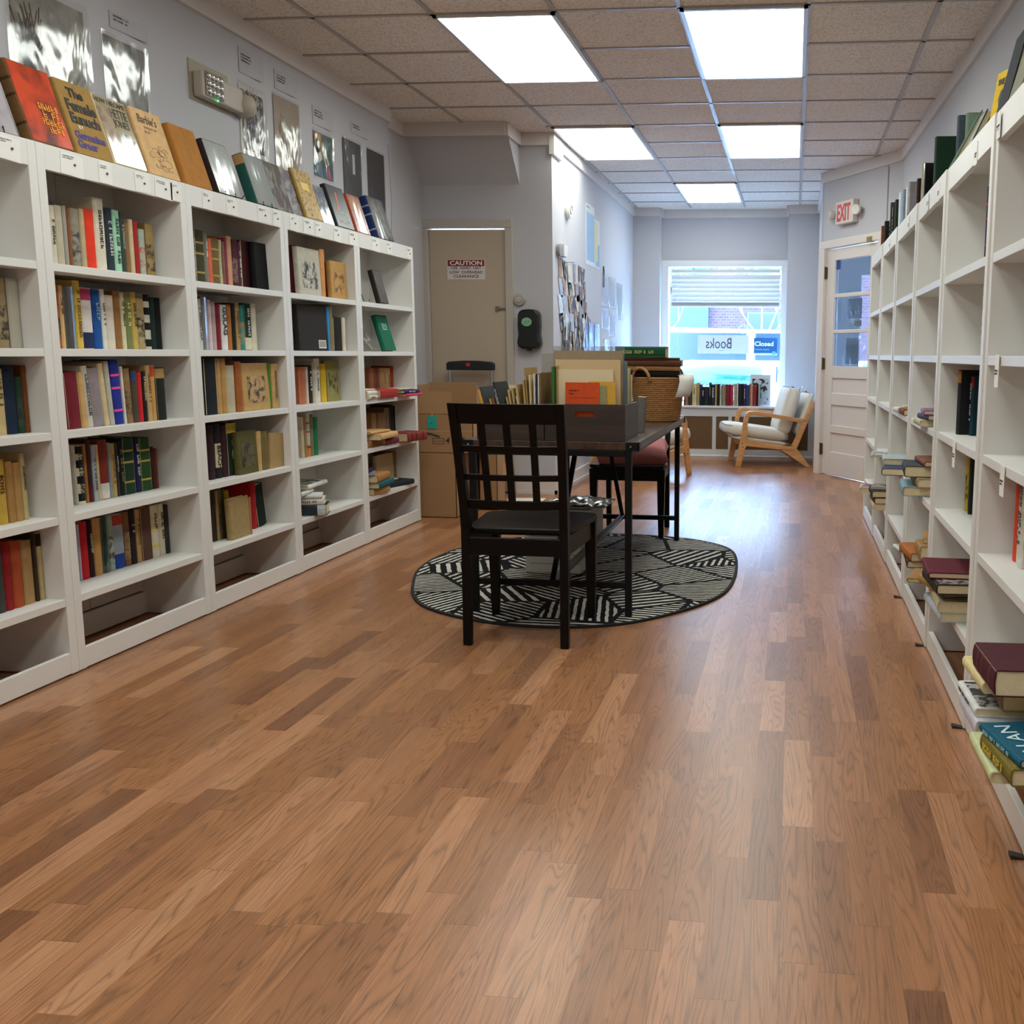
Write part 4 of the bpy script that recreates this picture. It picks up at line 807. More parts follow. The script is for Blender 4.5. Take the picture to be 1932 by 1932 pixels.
def display(lb, x, y0, w, h, t, hx, opt='', tilt=17, z=1.7655, st=False, cover=None, rz=0, plastic=False, zl=.006, seed=0, stand_y=.5):
    root = thing('display_book', uniq(lb), 'book', group='display books leaning on the left bookcase tops' if z > 1.5 else 'books on stands in the last left bookcase')
    bookparts(root, t, h, w, hx, opt, True, seed)
    if cover:      # cover art plate
        MB().box(-w*.985, -.008, t+.0002, t+.0009, .003, h-.003).build('cover_print', cover, root)
    if plastic: MB().box(-w*.995, -.004, t+.0035, t+.004, .001, h-.001).build('clear_jacket', film(.8, .1, .12, 4), root)
    root.matrix_world = T(x, y0, z+zl) @ Rz(math.radians(rz)) @ Ry(math.radians(-tilt)) @ T(-t, 0, 0) @ Rz(-PI/2)
    if st: stand('wire stand under the '+lb.split(',')[0][:60].replace(' leaning', ''), x-.012, y0+w*stand_y, z-.0045+.004, min(.08, w*.5))
    return root
def ctext(root, s, hx, x, z, w, h, t, **k):      # words on the front cover: x from the spine, z up
    return text(s, 'cover_lettering', mat(hx, .5), cov(root), Matrix(((-1, 0, 0, -x), (0, 0, 1, t+.0012), (0, 1, 0, z), (0, 0, 0, 1))), w, h, **k)
XD = -2.452
G = 'display books leaning on the left bookcase tops'
q = display('white book in shiny plastic cut by the left edge, bookcase top', XD, 2.93, .2, .25, .03, 'd9cfdc', st=True, cover=pic('d9cfdc', 'e6e2ea', 9, 3), plastic=True)
q = display('orange and maroon book with a woman on its cover, bookcase top', XD, 3.19, .2, .265, .04, '6f5230', 'M4a3018', cover=pic('c8431f', '5e2018', 9, 2, (1, 1, .7), .3, .12, .5))
for k, (s, w, zz) in enumerate((('KIM', .05, .12), ('CHERNIN', .09, .092), ('REINVENTING', .1, .066), ('EVE', .06, .038))):
    pass
marks('cover_lettering', mat('e0982e'), cov(q), Matrix(((-1, 0, 0, -.09), (0, 0, 1, .042), (0, 1, 0, .12), (0, 0, 0, 1))), .095, .022, 4, 1.15, r=random.Random(4))
q = display('gold book with The Female Eunuch in black letters, bookcase top', XD, 3.41, .185, .262, .03, '9c7a42')
for s, w, x, zz, hh in (('The', .08, .05, .205, .035), ('Female', .15, .025, .155, .042), ('Eunuch', .15, .025, .11, .04)): ctext(q, s, '1d1613', x, zz, w, hh, .03, bold=.035)
ctext(q, 'BY', 'd8cfae', .05, .092, .025, .014, .03, bold=.02)
for s, w, x, zz in (('Germaine', .155, .018, .055), ('Greer', .1, .018, .022)): ctext(q, s, '3d2a78', x, zz, w, .03, .03, bold=.035)
q = display('cream and green How I Became book with photographs, bookcase top', XD, 3.6, .185, .255, .025, 'cfc39a', plastic=True)
ctext(q, 'HOW I BECAME', '3a3428', .008, .228, .17, .018, .025); ctext(q, 'HETTIE', '2c3a2c', .08, .185, .095, .034, .025); ctext(q, 'JONES', '2c3a2c', .08, .143, .09, .036, .025)
MB().box(-.08, -.006, .0256, .0264, .06, .21).build('cover_photo', pic('b08c74', 'd6bda0', 14, 2), cov(q)); MB().box(-.178, -.1, .0256, .0264, .04, .13).build('cover_photo', pic('1f5a44', 'c9c9a8', 40, 6), cov(q)); MB().box(-.1, -.01, .0256, .0264, .035, .06).build('cover_photo', mat('3a3340'), cov(q))
ctext(q, 'HETTIE JONES', '3a3428', .03, .008, .14, .02, .025)
q = display("pale tan cookbook with handwritten title and pan drawing, bookcase top", XD, 3.815, .19, .26, .022, 'cfa877')
ctext(q, "Barbie's", '3c3a34', .03, .205, .12, .035, .022, shear=.25)
marks('cover_lettering', mat('9a7a5a'), cov(q), Matrix(((-1, 0, 0, -.05), (0, 0, 1, .0232), (0, 1, 0, .185), (0, 0, 0, 1))), .09, .009, 2, 2, r=random.Random(8))
b = MB()
for k in range(16):
    a = rnd.uniform(0, 6); cx, cz = -.1+rnd.uniform(-.05, .05), .075+rnd.uniform(-.045, .045); rr = rnd.uniform(.012, .03)
    b.tube([(cx+rr*math.cos(a+i*.8), .0226, cz+rr*.6*math.sin(a+i*.8)) for i in range(6)], .0008, 4)
b.build('cover_drawing', mat('7d6250'), cov(q))
q = display('plain orange brown book without a jacket, bookcase top', XD, 4.05, .185, .25, .04, 'a8702e')
q = display('dark maroon book in glaring plastic jacket, bookcase top', XD, 4.28, .185, .235, .035, '2a1a1c', 'mccc', st=True, cover=mat('c9d4d2', .15), plastic=True)
q = display('green spined book with shiny pale cover, bookcase top', XD, 4.6, .185, .235, .05, '1f4f48', 'Tb08a58', st=True, cover=mat('bccac8', .12), plastic=True)
q = display('dark photographic book behind the shiny pale one, bookcase top', XD-.012, 4.80, .17, .24, .03, '55524c', cover=pic('34312c', 'a8a49a', 18, 4, (1, 1, .6)), plastic=True)
q = display('white jacket with purple handwriting, bookcase top', XD-.02, 4.955, .16, .235, .02, 'c9c4c4', cover=pic('7e7a92', 'cfccca', 24, 9), plastic=True)
q = display('gold speckled book with small cream label, bookcase top', XD, 5.085, .19, .255, .018, 'a8874c', cover=pic('5a4a28', 'b3914f', 75, 2, (1, 1, 1), .4, .05, .42))
MB().box(-.13, -.05, .0195, .0205, .15, .19).build('cover_label', mat('d8b964'), cov(q))
q = display('grey and blue photo book half hidden by a black one, bookcase top', XD-.014, 5.28, .15, .205, .02, '8f979e', cover=pic('5d6f86', 'b9bcbc', 16, 5), plastic=True)
q = display('black book with a large orange swirl letter, bookcase top', XD, 5.44, .22, .235, .03, '2a2c2e', cover=mat('33383b', .3))
ctext(q, 'J', 'd8703a', .06, .10, .055, .1, .03, shear=.2); ctext(q, 'TONI', 'c9cec8', .095, .065, .08, .026, .03); ctext(q, 'MORRISON', 'c9cec8', .05, .025, .16, .026, .03)
q = display('red and pink patterned book in plastic, bookcase top', XD, 5.69, .175, .22, .035, 'a8442c', 'me8a', cover=pic('b8606a', 'c9806a', 30, 3, (1, 1, 1), .3, .1), plastic=True)
MB().box(-.17, -.008, .0365, .0372, .12, .2).build('cover_picture', pic('c86a34', 'd89a5a', 20, 4), cov(q))
q = display('navy spined book with night photo cover at the row end, bookcase top', XD, 5.99, .24, .255, .045, '1c2f60', 'M8a94b0', st=True, cover=pic('1c1d22', '8c8678', 15, 12, (1, 1, 1), .3, .08, .6), plastic=True)
# stands in the last left bookcase
q = display('small dark brown book on a stand, top shelf of last left bookcase', -2.46, 6.0, .13, .2, .03, '2b211e', z=LV[1]+.002, tilt=14, cover=pic('2b211e', '4d3e34', 60, 3, (1, 1, .3)))
q = display('bright green book on a stand, second shelf, last left bookcase', -2.45, 6.03, .17, .22, .03, '14664c', z=LV[2]+.002, tilt=16)
marks('cover_lettering', mat('bfe0d0'), cov(q), Matrix(((-1, 0, 0, -.05), (0, 0, 1, .0312), (0, 1, 0, .16), (0, 0, 0, 1))), .08, .006, 4, 1.8, r=random.Random(3))
q = display('grey and black book tilted far back beside the green one', -2.46, 5.78, .15, .19, .025, '8a8480', z=LV[2]+.002, tilt=34, cover=pic('2c2a2a', 'a8a29c', 20, 8), plastic=True)
stand('empty black wire stand on the top shelf of last left bookcase', -2.5, 5.86, LV[1]+.001)

# ------------------------------------------------------------------ right side: standing on the tops
RT = 'books standing on the right bookcase tops'
def rstand(lb, y, t, h, d, hx, opt='', x=None, z=1.7655, rz=180, lean=0, group=RT, seed=0, name='book'):
    x = (RXF(y)+.02) if x is None else x
    root = thing(name, uniq(lb), 'book', group=group)
    bookparts(root, t, h, d, hx, opt, False, seed)
    root.matrix_world = T(x, y+t, z) @ Rz(math.radians(rz)) @ Rx(math.radians(lean)); return root
for y1, t, h, hx, op, lb in ((7.12, .04, .19, '7a4028', '', 'rust brown book standing farthest on the right bookcase tops'), (6.876, .05, .19, '141414', '', 'black book with rounded corners at the far right bookcase top'),
    (6.49, .045, .25, '2c2e2c', 'mccc', 'tall thin dark book with pale title, far part of right tops'), (6.325, .035, .23, '232321', 'mdc9', 'thin black book with cream title, far part of right tops'),
    (6.2, .05, .225, '1c2620', '', 'dark green black book in the far group of right tops'), (5.976, .05, .23, 'cdd6dc', 'g', 'white glossy book on the right bookcase tops'),
    (5.816, .06, .22, '7d8fa6', 'mddd', 'blue grey book beside the white glossy one, right tops'), (5.588, .03, .2, 'd9d6d2', '', 'thin white book right of the blue grey one, right tops'),
    (5.50, .05, .21, '8c8c90', 'B2a2a30', 'grey book with dark foot on the right bookcase tops'), (5.12, .045, .165, '231c1e', 'me66', 'black and red book next to the grey one, right tops'),
    (4.93, .025, .205, 'b8ab8c', '', 'thin cream book behind a rounded black one, right tops'), (4.876, .05, .19, '121213', 'g', 'black book with rounded corner before a cream one, right tops'),
    (4.52, .05, .232, '14301f', '', 'large dark green book, widest on the right bookcase tops')):
    rstand(lb, y1-t, t, h, .19, hx, op, .56)
rstand('slate grey book standing behind a leaning one, right tops', 4.29, .04, .275, .14, '434f58', x=.62)
rstand('sage green book beside the slate one, right tops', 4.22, .05, .268, .12, '6f8570', x=.643)
def rdisp(lb, y0, w, h, t, hx, opt='', tilt=14, z=1.7655, cover=None, x=None, seed=0, group=RT, rz=0):
    """cover faces the room (-x), spine on the far side, leaning back to the wall"""
    x = RXF(y0)+.012 if x is None else x
    root = thing('display_book', uniq(lb), 'book', group=group)
    bookparts(root, t, h, w, hx, opt, True, seed)
    if cover: MB().box(-w*.985, -.008, t+.0002, t+.0009, .003, h-.003).build('cover_print', cover, root)
    root.matrix_world = T(x, y0+w, z+.002) @ Rz(math.radians(rz)) @ Ry(math.radians(tilt)) @ T(t, 0, 0) @ Rz(PI/2)
    return root
q = rdisp('green book with cream page edge leaning far back, right tops', 3.88, .15, .225, .035, '3d5a4a', tilt=27)
q = rdisp('small green black illustrated book before the far leaning one, right tops', 3.5, .12, .13, .02, '16302a', tilt=24, cover=pic('10201c', '3a6a58', 30, 3))
q = rdisp('yellow book with THE BLAC and a dark figure, right tops', 3.22, .14, .19, .018, 'cba92a', tilt=9, rz=18, x=RXF(3.1)+.035)
ctext(q, 'THE BLAC', '1f1a12', .02, .15, .09, .018, .018, bold=.03)
b = MB(); b.lathe([(0, -.03), (.018, -.022), (.027, 0), (.02, .022), (0, .03)], 16, T(-.065, .019, .108) @ Matrix.Diagonal((1, .05, 1, 1))); b.prism([(-.11, .004), (-.015, .004), (-.03, .045), (-.052, .06), (-.056, .085), (-.072, .085), (-.076, .06), (-.105, .045)], .0186, .0196, 'y'); b.build('cover_figure', mat('2c2620'), cov(q))
q = rdisp('tall navy book with thick cream pages leaning near end of right tops', 2.93, .17, .215, .04, '10131f', 'm633', tilt=13)
q = rdisp('olive grey book last at the right picture edge, right tops', 2.77, .17, .22, .045, '7c7a66', tilt=15)

# ------------------------------------------------------------------ right side shelves
RS = 'books on the right bookcases'
def rs(lb, y, t, h, hx, opt='', lv=1, x=None, d=.15, seed=0): return rstand(lb, y, t, h, d, hx, opt, x if x is not None else RXF(y)+.06, LV[lv]+.001, group=RS, seed=seed)
rs('navy book with red band, top shelf of second right bookcase', 3.2, .035, .215, '1c1d3a', 'Mb02a30', 1, .56)
rs('red topped olive yellow book, second shelf of second right bookcase', 3.29, .045, .24, '7c7420', 'T8c2420 mdd8', 2, .582)
rs('dark flame coloured book beside the olive one, second right bookcase', 3.262, .022, .235, '3a1512', '', 2, .588)
rs('black book with gold panel, third shelf of second right bookcase', 3.69, .05, .225, '14171c', 'Ta8742c', 3, .58)
rs('dark blue book with white title, third shelf, second right bookcase', 3.645, .04, .205, '12313c', 'T8a2020 mddd', 3, .617)
rs('black book with white mark, third shelf, second right bookcase', 3.6, .04, .2, '15181d', 'mccc', 3, .645)
rs('yellow book with black emblem, fourth shelf, second right bookcase', 3.77, .035, .215, 'b89c30', 'p2a2410', 4, .635)
rs('dark green book beside the yellow one, fourth shelf, second right bookcase', 3.69, .03, .205, '18241c', '', 4, .633)
rs('small brown gold book, fifth shelf of second right bookcase', 3.75, .03, .14, '7a5426', '', 5, .70)
rs('black book behind the brown gold one, fifth shelf, right bookcase', 3.70, .03, .2, '171210', '', 5, .72)
rs('pink and yellow patterned book at the right edge, top shelf', 2.5, .06, .225, 'b07a9a', 'Bb09a40 p5a7040', 1, .60)
rs('black book with rounded corner at the right edge, second shelf', 2.46, .12, .22, '0f1012', '', 2, .60)
rs('bright orange red book, fourth shelf of nearest right bookcase', 2.83, .045, .24, 'd8431f', '', 4, .615)
rs('white book with small title beside the orange red one', 2.79, .035, .245, 'd0ccc4', 'm666', 4, .615)
rs('white book with bold black title right of another white one', 2.74, .045, .25, 'cfcabf', 'm111', 4, .61)
def rl(lb, x, y, z, L, D, t, hx, rz=0, opt='', cover=None, seed=0, cl=None, group='books piled on the right bookcases'):
    return lying('book', lb, x, y, z, L, D, t, hx, opt, 180+rz, group, cover, seed, cl=cl)
z = LV[5]+.001       # nearest right bookcase, lowest shelf
rl('pale yellow green book under the near pile, lower right corner', .405, 2.09, z, .22, .19, .024, 'c6cc9c', 1)
rl('olive book with gold title in the near pile, lower right corner', .418, 2.0, z+.025, .19, .15, .036, '75682c', 7, opt='mdb4', cover=('75682c', '8a7a3a', 30))
rl('teal blue book with white lettering topping the near pile at lower right', .425, 2.005, z+.062, .2, .145, .018, '16566c', 12, opt='m9cd', cl=[('ALAN', 'cfe6ee'), ('WA', 'cfe6ee')])
rl('black spined thick book at the bottom of the maroon topped pile', .42, 2.335, z, .2, .19, .036, 'c8c8d2', 1)
rl('white book with black spotted cover in the maroon topped pile', .42, 2.36, z+.037, .2, .19, .02, 'd6d6d4', 2, 'm222', ('15181a', 'b8b8b4', 40))
rl('thick grey brown book in the middle of the maroon topped pile', .475, 2.33, z+.058, .18, .15, .052, '8c7f6c', 0)
rl('cream spined book just under the maroon one, lower right', .42, 2.30, z+.111, .2, .18, .026, 'd8c894', 3)
rl('large worn maroon book on top of the pile, lower right', .425, 2.205, z+.138, .21, .19, .058, '4a1c26', 2, 'M6a3a40')
z = LV[5]+.001       # second right bookcase
rl('pale blue spined book lowest in the pile, second right bookcase', .475, 3.38, z, .29, .2, .03, 'b7c2cc', 3)
rl('cream book second in the pile, second right bookcase', .478, 3.38, z+.031, .28, .19, .036, 'cfc3a0', -2)
rl('tan book with torn cover in the pile, second right bookcase', .47, 3.40, z+.068, .24, .17, .03, 'a8814c', 12)
rl('black book with grid cover and white title, second right bookcase', .455, 3.32, z+.099, .25, .19, .032, '2a2424', 3, '', ('2a1f22', 'b0a0a0', 55), cl=None)
rl('dark maroon book topping the pile, second right bookcase', .45, 3.40, z+.133, .25, .19, .02, '5c1628', -2)
rl('brown paperback jutting left from the pile, second right bookcase', .43, 3.62, z+.062, .18, .13, .016, '9c7448', -14)
z = LV[5]+.001       # third right bookcase, lowest
rl('orange brown book in the pile, lowest shelf, third right bookcase', .47, 4.18, z+.03, .24, .17, .034, 'a8642c', 5)
rl('dark brown book under the orange one, third right bookcase', .475, 4.2, z, .24, .17, .029, '3a2420', -3)
rl('white torn paperback beside the pile, lowest shelf, third right bookcase', .47, 4.42, z, .18, .13, .018, 'cfd0cc', 10, '', ('c9cbc8', '6a6a66', 22))
rl('black and white photo paperback, lowest shelf, third right bookcase', .48, 4.4, z+.019, .18, .13, .014, '8c8a84', -12, '', ('2a2a28', 'c8c6c0', 30))
rl('tan board book propped over the pile, third right bookcase', .50, 4.02, z+.065, .16, .13, .05, 'a07c50', 0)
rl('thin tan book high in the pile, third right bookcase', .53, 4.1, z+.116, .2, .13, .02, 'b9925c', -8)
z = LV[4]+.001       # third right bookcase, fourth shelf
rl('dark teal book with white spine label, jutting from third right bookcase', .455, 4.28, z, .27, .18, .038, '7f9ba4', -3)
rl('pale brown book on the teal one, third right bookcase', .50, 4.24, z+.039, .25, .16, .036, 'a99472', 0)
rl('black backed red brown book upper in pile, third right bookcase', .46, 4.28, z+.076, .26, .18, .045, '3a4048', -4)
rl('red brown book topping the jutting pile, third right bookcase', .52, 4.24, z+.122, .25, .16, .022, '7c4c38', 2)
z = LV[3]+.001
rl('cream spined book lying lowest, third shelf of third right bookcase', .495, 4.18, z, .22, .14, .026, 'b8b296', 0)
rl('violet black book on a cream one, third shelf, third right bookcase', .51, 4.12, z+.027, .18, .13, .02, '4a4460', 6)
rl('pink purple book topping the small stack, third right bookcase', .51, 4.14, z+.048, .18, .13, .018, '94688c', -4)
rl('rust brown book lying on the third shelf, fourth right bookcase', .51, 4.92, z, .2, .14, .028, '7c3f22', 0)
rl('white paperback end on, third shelf of the fourth right bookcase', .50, 5.1, z, .12, .12, .024, 'd5d2cc', 5)
rl('pale book topping the rust brown one, fourth right bookcase', .52, 4.93, z+.029, .2, .13, .012, 'c3ae8a', -4)
z = LV[4]+.001
rl('blue purple book jutting out, fourth shelf of fourth right bookcase', .44, 4.98, z, .24, .16, .034, '3c4468', -8)
rl('pale backed cream book topping the fourth shelf, fourth right bookcase', .45, 5.12, z+.035, .24, .16, .03, 'a9b4b8', -4)
rl('glossy silver magazine on the fourth shelf, fifth right bookcase', .45, 5.86, z, .26, .18, .012, 'b0b4b6', -6, '', ('4a4e52', 'c9cccf', 20))
z = LV[5]+.001
rl('cream book lowest in the pile, lowest shelf of fifth right bookcase', .455, 5.74, z, .22, .16, .032, 'cdbb90', 0)
rl('brown black book second in pile, lowest shelf, fifth right bookcase', .455, 5.74, z+.033, .22, .16, .034, '5a3c24', 2)
rl('cream paged book with black cover on pile, fifth right bookcase', .445, 5.76, z+.068, .24, .16, .036, '2b2a28', 0)
rl('grey photo paperback topping pile, lowest shelf, fifth right bookcase', .46, 5.82, z+.105, .2, .14, .012, '9a9a94', -12, '', ('4c4c48', 'bdbdb6', 24))
rl('white and maroon book lying on lowest shelf, farthest right bookcase', .43, 6.4, z, .2, .15, .04, 'd0c9bc', -6, '', ('7a2a44', 'c7bfb2', 10))
# ------------------------------------------------------------------ rug
rg = thing('rug', 'black and cream striped oval rug under the table and chair', 'rug', (-1.08, 5.04, 0))
op = [(-1.81, 4.676), (-1.885, 4.92), (-1.91, 5.2), (-1.885, 5.48), (-1.78, 5.75), (-1.56, 5.99), (-1.267, 6.12), (-.938, 6.14), (-.62, 6.06), (-.43, 5.91), (-.325, 5.75), (-.275, 5.5), (-.255, 5.1), (-.27, 4.724), (-.33, 4.5), (-.45, 4.28), (-.62, 4.07), (-.77, 3.98), (-.95, 3.945), (-1.1, 3.955), (-1.275, 4.0), (-1.44, 4.09), (-1.6, 4.22), (-1.72, 4.42)]
op = [(x+1.08, y-5.04) for x, y in op]
def smooth(p, k=2):
    for _ in range(k):
        q = []
        for a, b_ in zip(p, p[1:]+p[:1]): q += [(a[0]*.75+b_[0]*.25, a[1]*.75+b_[1]*.25), (a[0]*.25+b_[0]*.75, a[1]*.25+b_[1]*.75)]
        p = q
    return p
op = smooth(op)
MB().prism([(x*.985, y*.985) for x, y in op], .0005, .0085).build('pile', rug_mat(), rg)
b = MB(); b.sweep([[(x*k, y*k, z) for k, z in ((.983, .0005), (1.0, .0005), (1.0, .0095), (.983, .0095))] for x, y in op], closed=True); b.build('binding', mat('121316', .9), rg)

# ------------------------------------------------------------------ dining chairs (origin: middle of the rear feet, facing +y)
def chair(name, label, x, y, rz, back=True):
    t = thing(name, label, 'chair', (x, y, .0005), rz, None)
    hs = lambda z: .2045+(.0105*max(0, (z-.5)/.43))     # outer half width
    cy = lambda z: (.012*z/.45 if z < .45 else .012-.1*((z-.45)/.48)**1.35)
    zs = [0, .15, .3, .45, .55, .65, .75, .85, .925]
    for s in (-1, 1):
        w = .032
        secs = []
        for z in zs:
            o = s*hs(z); i = s*(hs(z)-w); yy = cy(z); dp = .03+.014*min(1, z/.45) if z < .45 else .044-.012*(z-.45)/.48
            secs.append([(o, yy-dp/2, z), (i, yy-dp/2, z), (i, yy+dp/2, z), (o, yy+dp/2, z)])
        MB().sweep(secs).build('back_post', DARK, t, .003)
    def rail(z0, z1, bow, th=.02, nm='back_rail'):
        secs = []; n = 12; ix = hs((z0+z1)/2)-.03
        for k in range(n+1):
            u = -1+2*k/n; X = u*ix; yy = -bow*(1-u*u)
            secs.append([(X, cy(z0)+yy-th/2, z0), (X, cy(z0)+yy+th/2, z0), (X, cy(z1)+yy+th/2, z1), (X, cy(z1)+yy-th/2, z1)])
        MB().sweep(secs).build(nm, DARK, t, .002)
    rail(.85, .924, .024, .022, 'top_rail'); rail(.745, .769, .024); rail(.638, .661, .022); rail(.528, .562, .02)
    for u in (-.52, 0, .52):
        secs = []
        for z in (.55, .65, .75, .86):
            X = u*(hs(z)-.03); yy = cy(z)-.022*(1-u*u)
            secs.append([(X-.013, yy-.007, z), (X+.013, yy-.007, z), (X+.013, yy+.007, z), (X-.013, yy+.007, z)])
        MB().sweep(secs).build('back_slat', DARK, t, .0015)
    for s in (-1, 1):
        a = s*.205
        MB().sweep([[(a-.018-e, .415-e, z), (a+.018+e, .415-e, z), (a+.018+e, .445+e, z), (a-.018-e, .445+e, z)] for z, e in ((0, -.003), (.2, .002), (.42, .006))]).build('front_leg', DARK, t, .002)
        MB().prism([(s*.19, .02), (s*.20, .02), (s*.215, .43), (s*.2, .43)], .352, .425).build('side_apron', DARK, t)
    bx('rear_apron', DARK, -.175, .175, -.008, .014, .352, .417, t, .002); bx('front_apron', DARK, -.2, .2, .43, .447, .352, .425, t)
    p = [(-.172, .035), (.172, .035), (.172, .06), (.2, .06), (.235, .41), (.222, .455), (.16, .485), (0, .495), (-.16, .485), (-.222, .455), (-.235, .41), (-.2, .06), (-.172, .06)]
    MB().prism(p, .426, .449).build('seat', DARK, t, .006, seg=3)
    return t
chair('dining_chair', 'dark lattice-back wooden chair facing away at the near end of the table', -1.022, 3.685, 0)
chair('dining_chair', 'dark wooden chair at the far end of the table under a pink pillow', -.975, 6.47, PI)
pl = thing('pillow', 'dusty pink pillow lying on the far dark chair', 'pillow', (-.965, 6.2, .515), .12)
MB().pillow(.44, .42, .17, n=18).build('pillow_cover', mat('a8686a', .9, bump=.4, bscale=40), pl, smooth=True, weld=True).rotation_euler = (.1, .05, 0)

# ------------------------------------------------------------------ table
tb = thing('dining_table', 'long dark plank-topped table on black metal legs in the middle of the shop', 'table', (-.995, 5.06, 0))
TX0, TX1, TY0, TY1 = -.375, .37, -.915, .915
WT = wood('25160f', '4c3324', 1, 22, .42)
bx('tabletop', WT, TX0, TX1-.004, TY0, TY1, .712, .7445, tb, .0015)
EG = mat('4a4a50', .35, metal=.75, name='steel_edge')
for s0, s1 in ((TY0+.03, 0-.003), (.003, TY1-.03)):
    bx('edge_strip', EG, TX1-.003, TX1+.001, s0, s1, .7125, .744, tb); bx('edge_strip', EG, TX0-.001, TX0, s0, s1, .7125, .744, tb)
for x in (TX0, TX1):
    for y in (TY0, TY1):
        b = MB(); s = 1 if x > 0 else -1; q = 1 if y > 0 else -1
        b.box(min(x-s*.05, x+s*.004), max(x-s*.05, x+s*.004), min(y, y+q*.004), max(y, y+q*.004), .711, .7455); b.box(min(x, x+s*.005), max(x, x+s*.005), min(y-q*.035, y+q*.004), max(y-q*.035, y+q*.004), .711, .7455)
        b.build('corner_bracket', BLACKM, tb); MB().cyl((x-s*.03, y, .728), (x-s*.03, y+q*.007, .728), .004).build('bolt', mat('9a9a9e', .3, metal=.9), tb)
for x in (-.332, .329):
    for y in (TY0+.012, TY1-.012): bx('leg', BLACKM, x-.014, x+.014, y-.014, y+.014, .0095, .711, tb, .002)
for y in (TY0+.012, TY1-.012):
    bx('end_bar', BLACKM, -.318, .315, y-.012, y+.012, .13, .156, tb, .002); bx('apron_bar', BLACKM, -.318, .315, y-.012, y+.012, .685, .711, tb, .002)
for x in (-.332, .329): bx('side_apron', BLACKM, x-.012, x+.012, TY0+.026, TY1-.026, .688, .711, tb)
bx('stretcher', mat('2a2b2f', .35, metal=.5), -.014, .018, TY0+.024, TY1-.024, .134, .156, tb, .002)
for s in (-1, 1): MB().box(-.01, .012, -.006, .006, 0, .77, T(.002, s*.9, .15) @ Rx(s*.76)).build('brace', BLACKM, tb)
TZ = .7455
# crates on the table
def crate(lb, x0, x1, y0, y1, h, hand=True):
    cx, cy = (x0+x1)/2, (y0+y1)/2; w = (x1-x0)/2; d = (y1-y0)/2
    t = thing('crate', lb, 'crate', (cx, cy, TZ), 0, 'dark wooden crates on the table')
    m_ = wood('1b120e', '382720', 0, 20, .5, .12); m2 = wood('2b2423', '423a38', 1, 18, .5, .12)
    for y in (-d, d-.01):
        hz = h-.04; a, c = hz-.011, hz+.011; q = .047
        p = MB(); 
        if y > 0: p.box(-w, w, y, y+.01, 0, h)
        else:
            p.box(-w, w, y, y+.01, 0, a); p.box(-w, w, y, y+.01, c, h); p.box(-w, -q, y, y+.01, a, c); p.box(q, w, y, y+.01, a, c)
            for s in (-1, 1): p.prism([(s*q, a), (s*q, c), (s*(q-.004), c), (s*(q-.009), hz+.004), (s*(q-.009), hz-.004), (s*(q-.004), a)], y, y+.01, 'y')
        p.build('end_panel', m_, t)
    for x in (-w, w-.01): bx('side_panel', m2, x+(.0005 if x < 0 else -.0003), x+.0097, -d+.0101, d-.0101, 0, h-.002, t)
    bx('bottom_panel', m_, -w+.01, w-.01, -d+.01, d-.01, .001, .008, t)
crate('dark wooden crate with a handle slot, right one on the table', -1.02, -.682, 4.168, 4.52, .152)
crate('dark wooden crate behind the chair back, left one on the table', -1.312, -1.026, 4.175, 4.54, .12)
PF = 'papers and booklets filed in the table crates'
def sheet(lb, name, cat, x, y, z, w, h, t, hx, rz=0, lean=0, side=0, m_=None):
    """thin upright item: width w along x, leaning back by lean degrees, turned by rz"""
    r = thing(name, uniq(lb), cat, group=PF)
    MB().box(-w/2, w/2, 0, t*.25, 0, h).box(-w/2, w/2, t*.75, t, 0, h).build('cover', m_ or cloth(hx), r)
    MB().box(-w/2+.002, w/2-.002, t*.25, t*.75, .001, h-.002).build('pages', PAGE, r)
    r.matrix_world = T(x, y, z) @ Rz(math.radians(rz)) @ Ry(math.radians(side)) @ Rx(math.radians(-lean)); return r
z = TZ+.009
r = sheet('orange booklet titled Guide for at the front of the right crate', 'booklet', 'booklet', -.866, 4.186, z+.004, .142, .228, .008, 'c2491f', lean=2)
text('Guide for', 'cover_lettering', mat('5a1a1a'), r, XZ(-.025, -.001, .118), .085, .016, bold=.03)
marks('cover_lettering', mat('5a1a1a'), r, XZ(-.055, -.001, .192), .045, .006, 2, 2.2, r=random.Random(5))
bx('ruled_line', mat('7a2a1a'), -.055, .055, -.001, 0, .166, .167, r)
sheet('mustard yellow booklet behind the orange one', 'booklet', 'booklet', -.785, 4.199, z, .115, .236, .006, 'c99a3c', lean=1)
sheet('small grey green booklet between the orange and yellow ones', 'booklet', 'booklet', -.80, 4.1965, z, .07, .218, .0015, '8f8a62')
sheet('cream card folder behind the yellow booklet', 'folder', 'folder', -.866, 4.222, z, .25, .285, .006, 'd9c6a2', m_=mat('cdbb98', .8))
sheet('tan card folder with worn edge, middle of three tall folders', 'folder', 'folder', -.85, 4.235, z, .275, .325, .008, 'c2a67c', m_=mat('bfa47c', .85))
r = sheet('tallest brown board folder in a clear sleeve, right crate', 'folder', 'folder', -.852, 4.252, z, .29, .362, .012, 'a88c66', m_=mat('ab9068', .85))
MB().box(-.148, .15, -.004, .018, .01, .38).build('clear_sleeve', film(.8, .15, .5, 8, 'f2f2ee'), r)
sheet('thin grey board standing behind the tallest folder', 'folder', 'folder', -.86, 4.273, z, .29, .35, .004, 'b4aea6', m_=mat('b4aea6', .8))
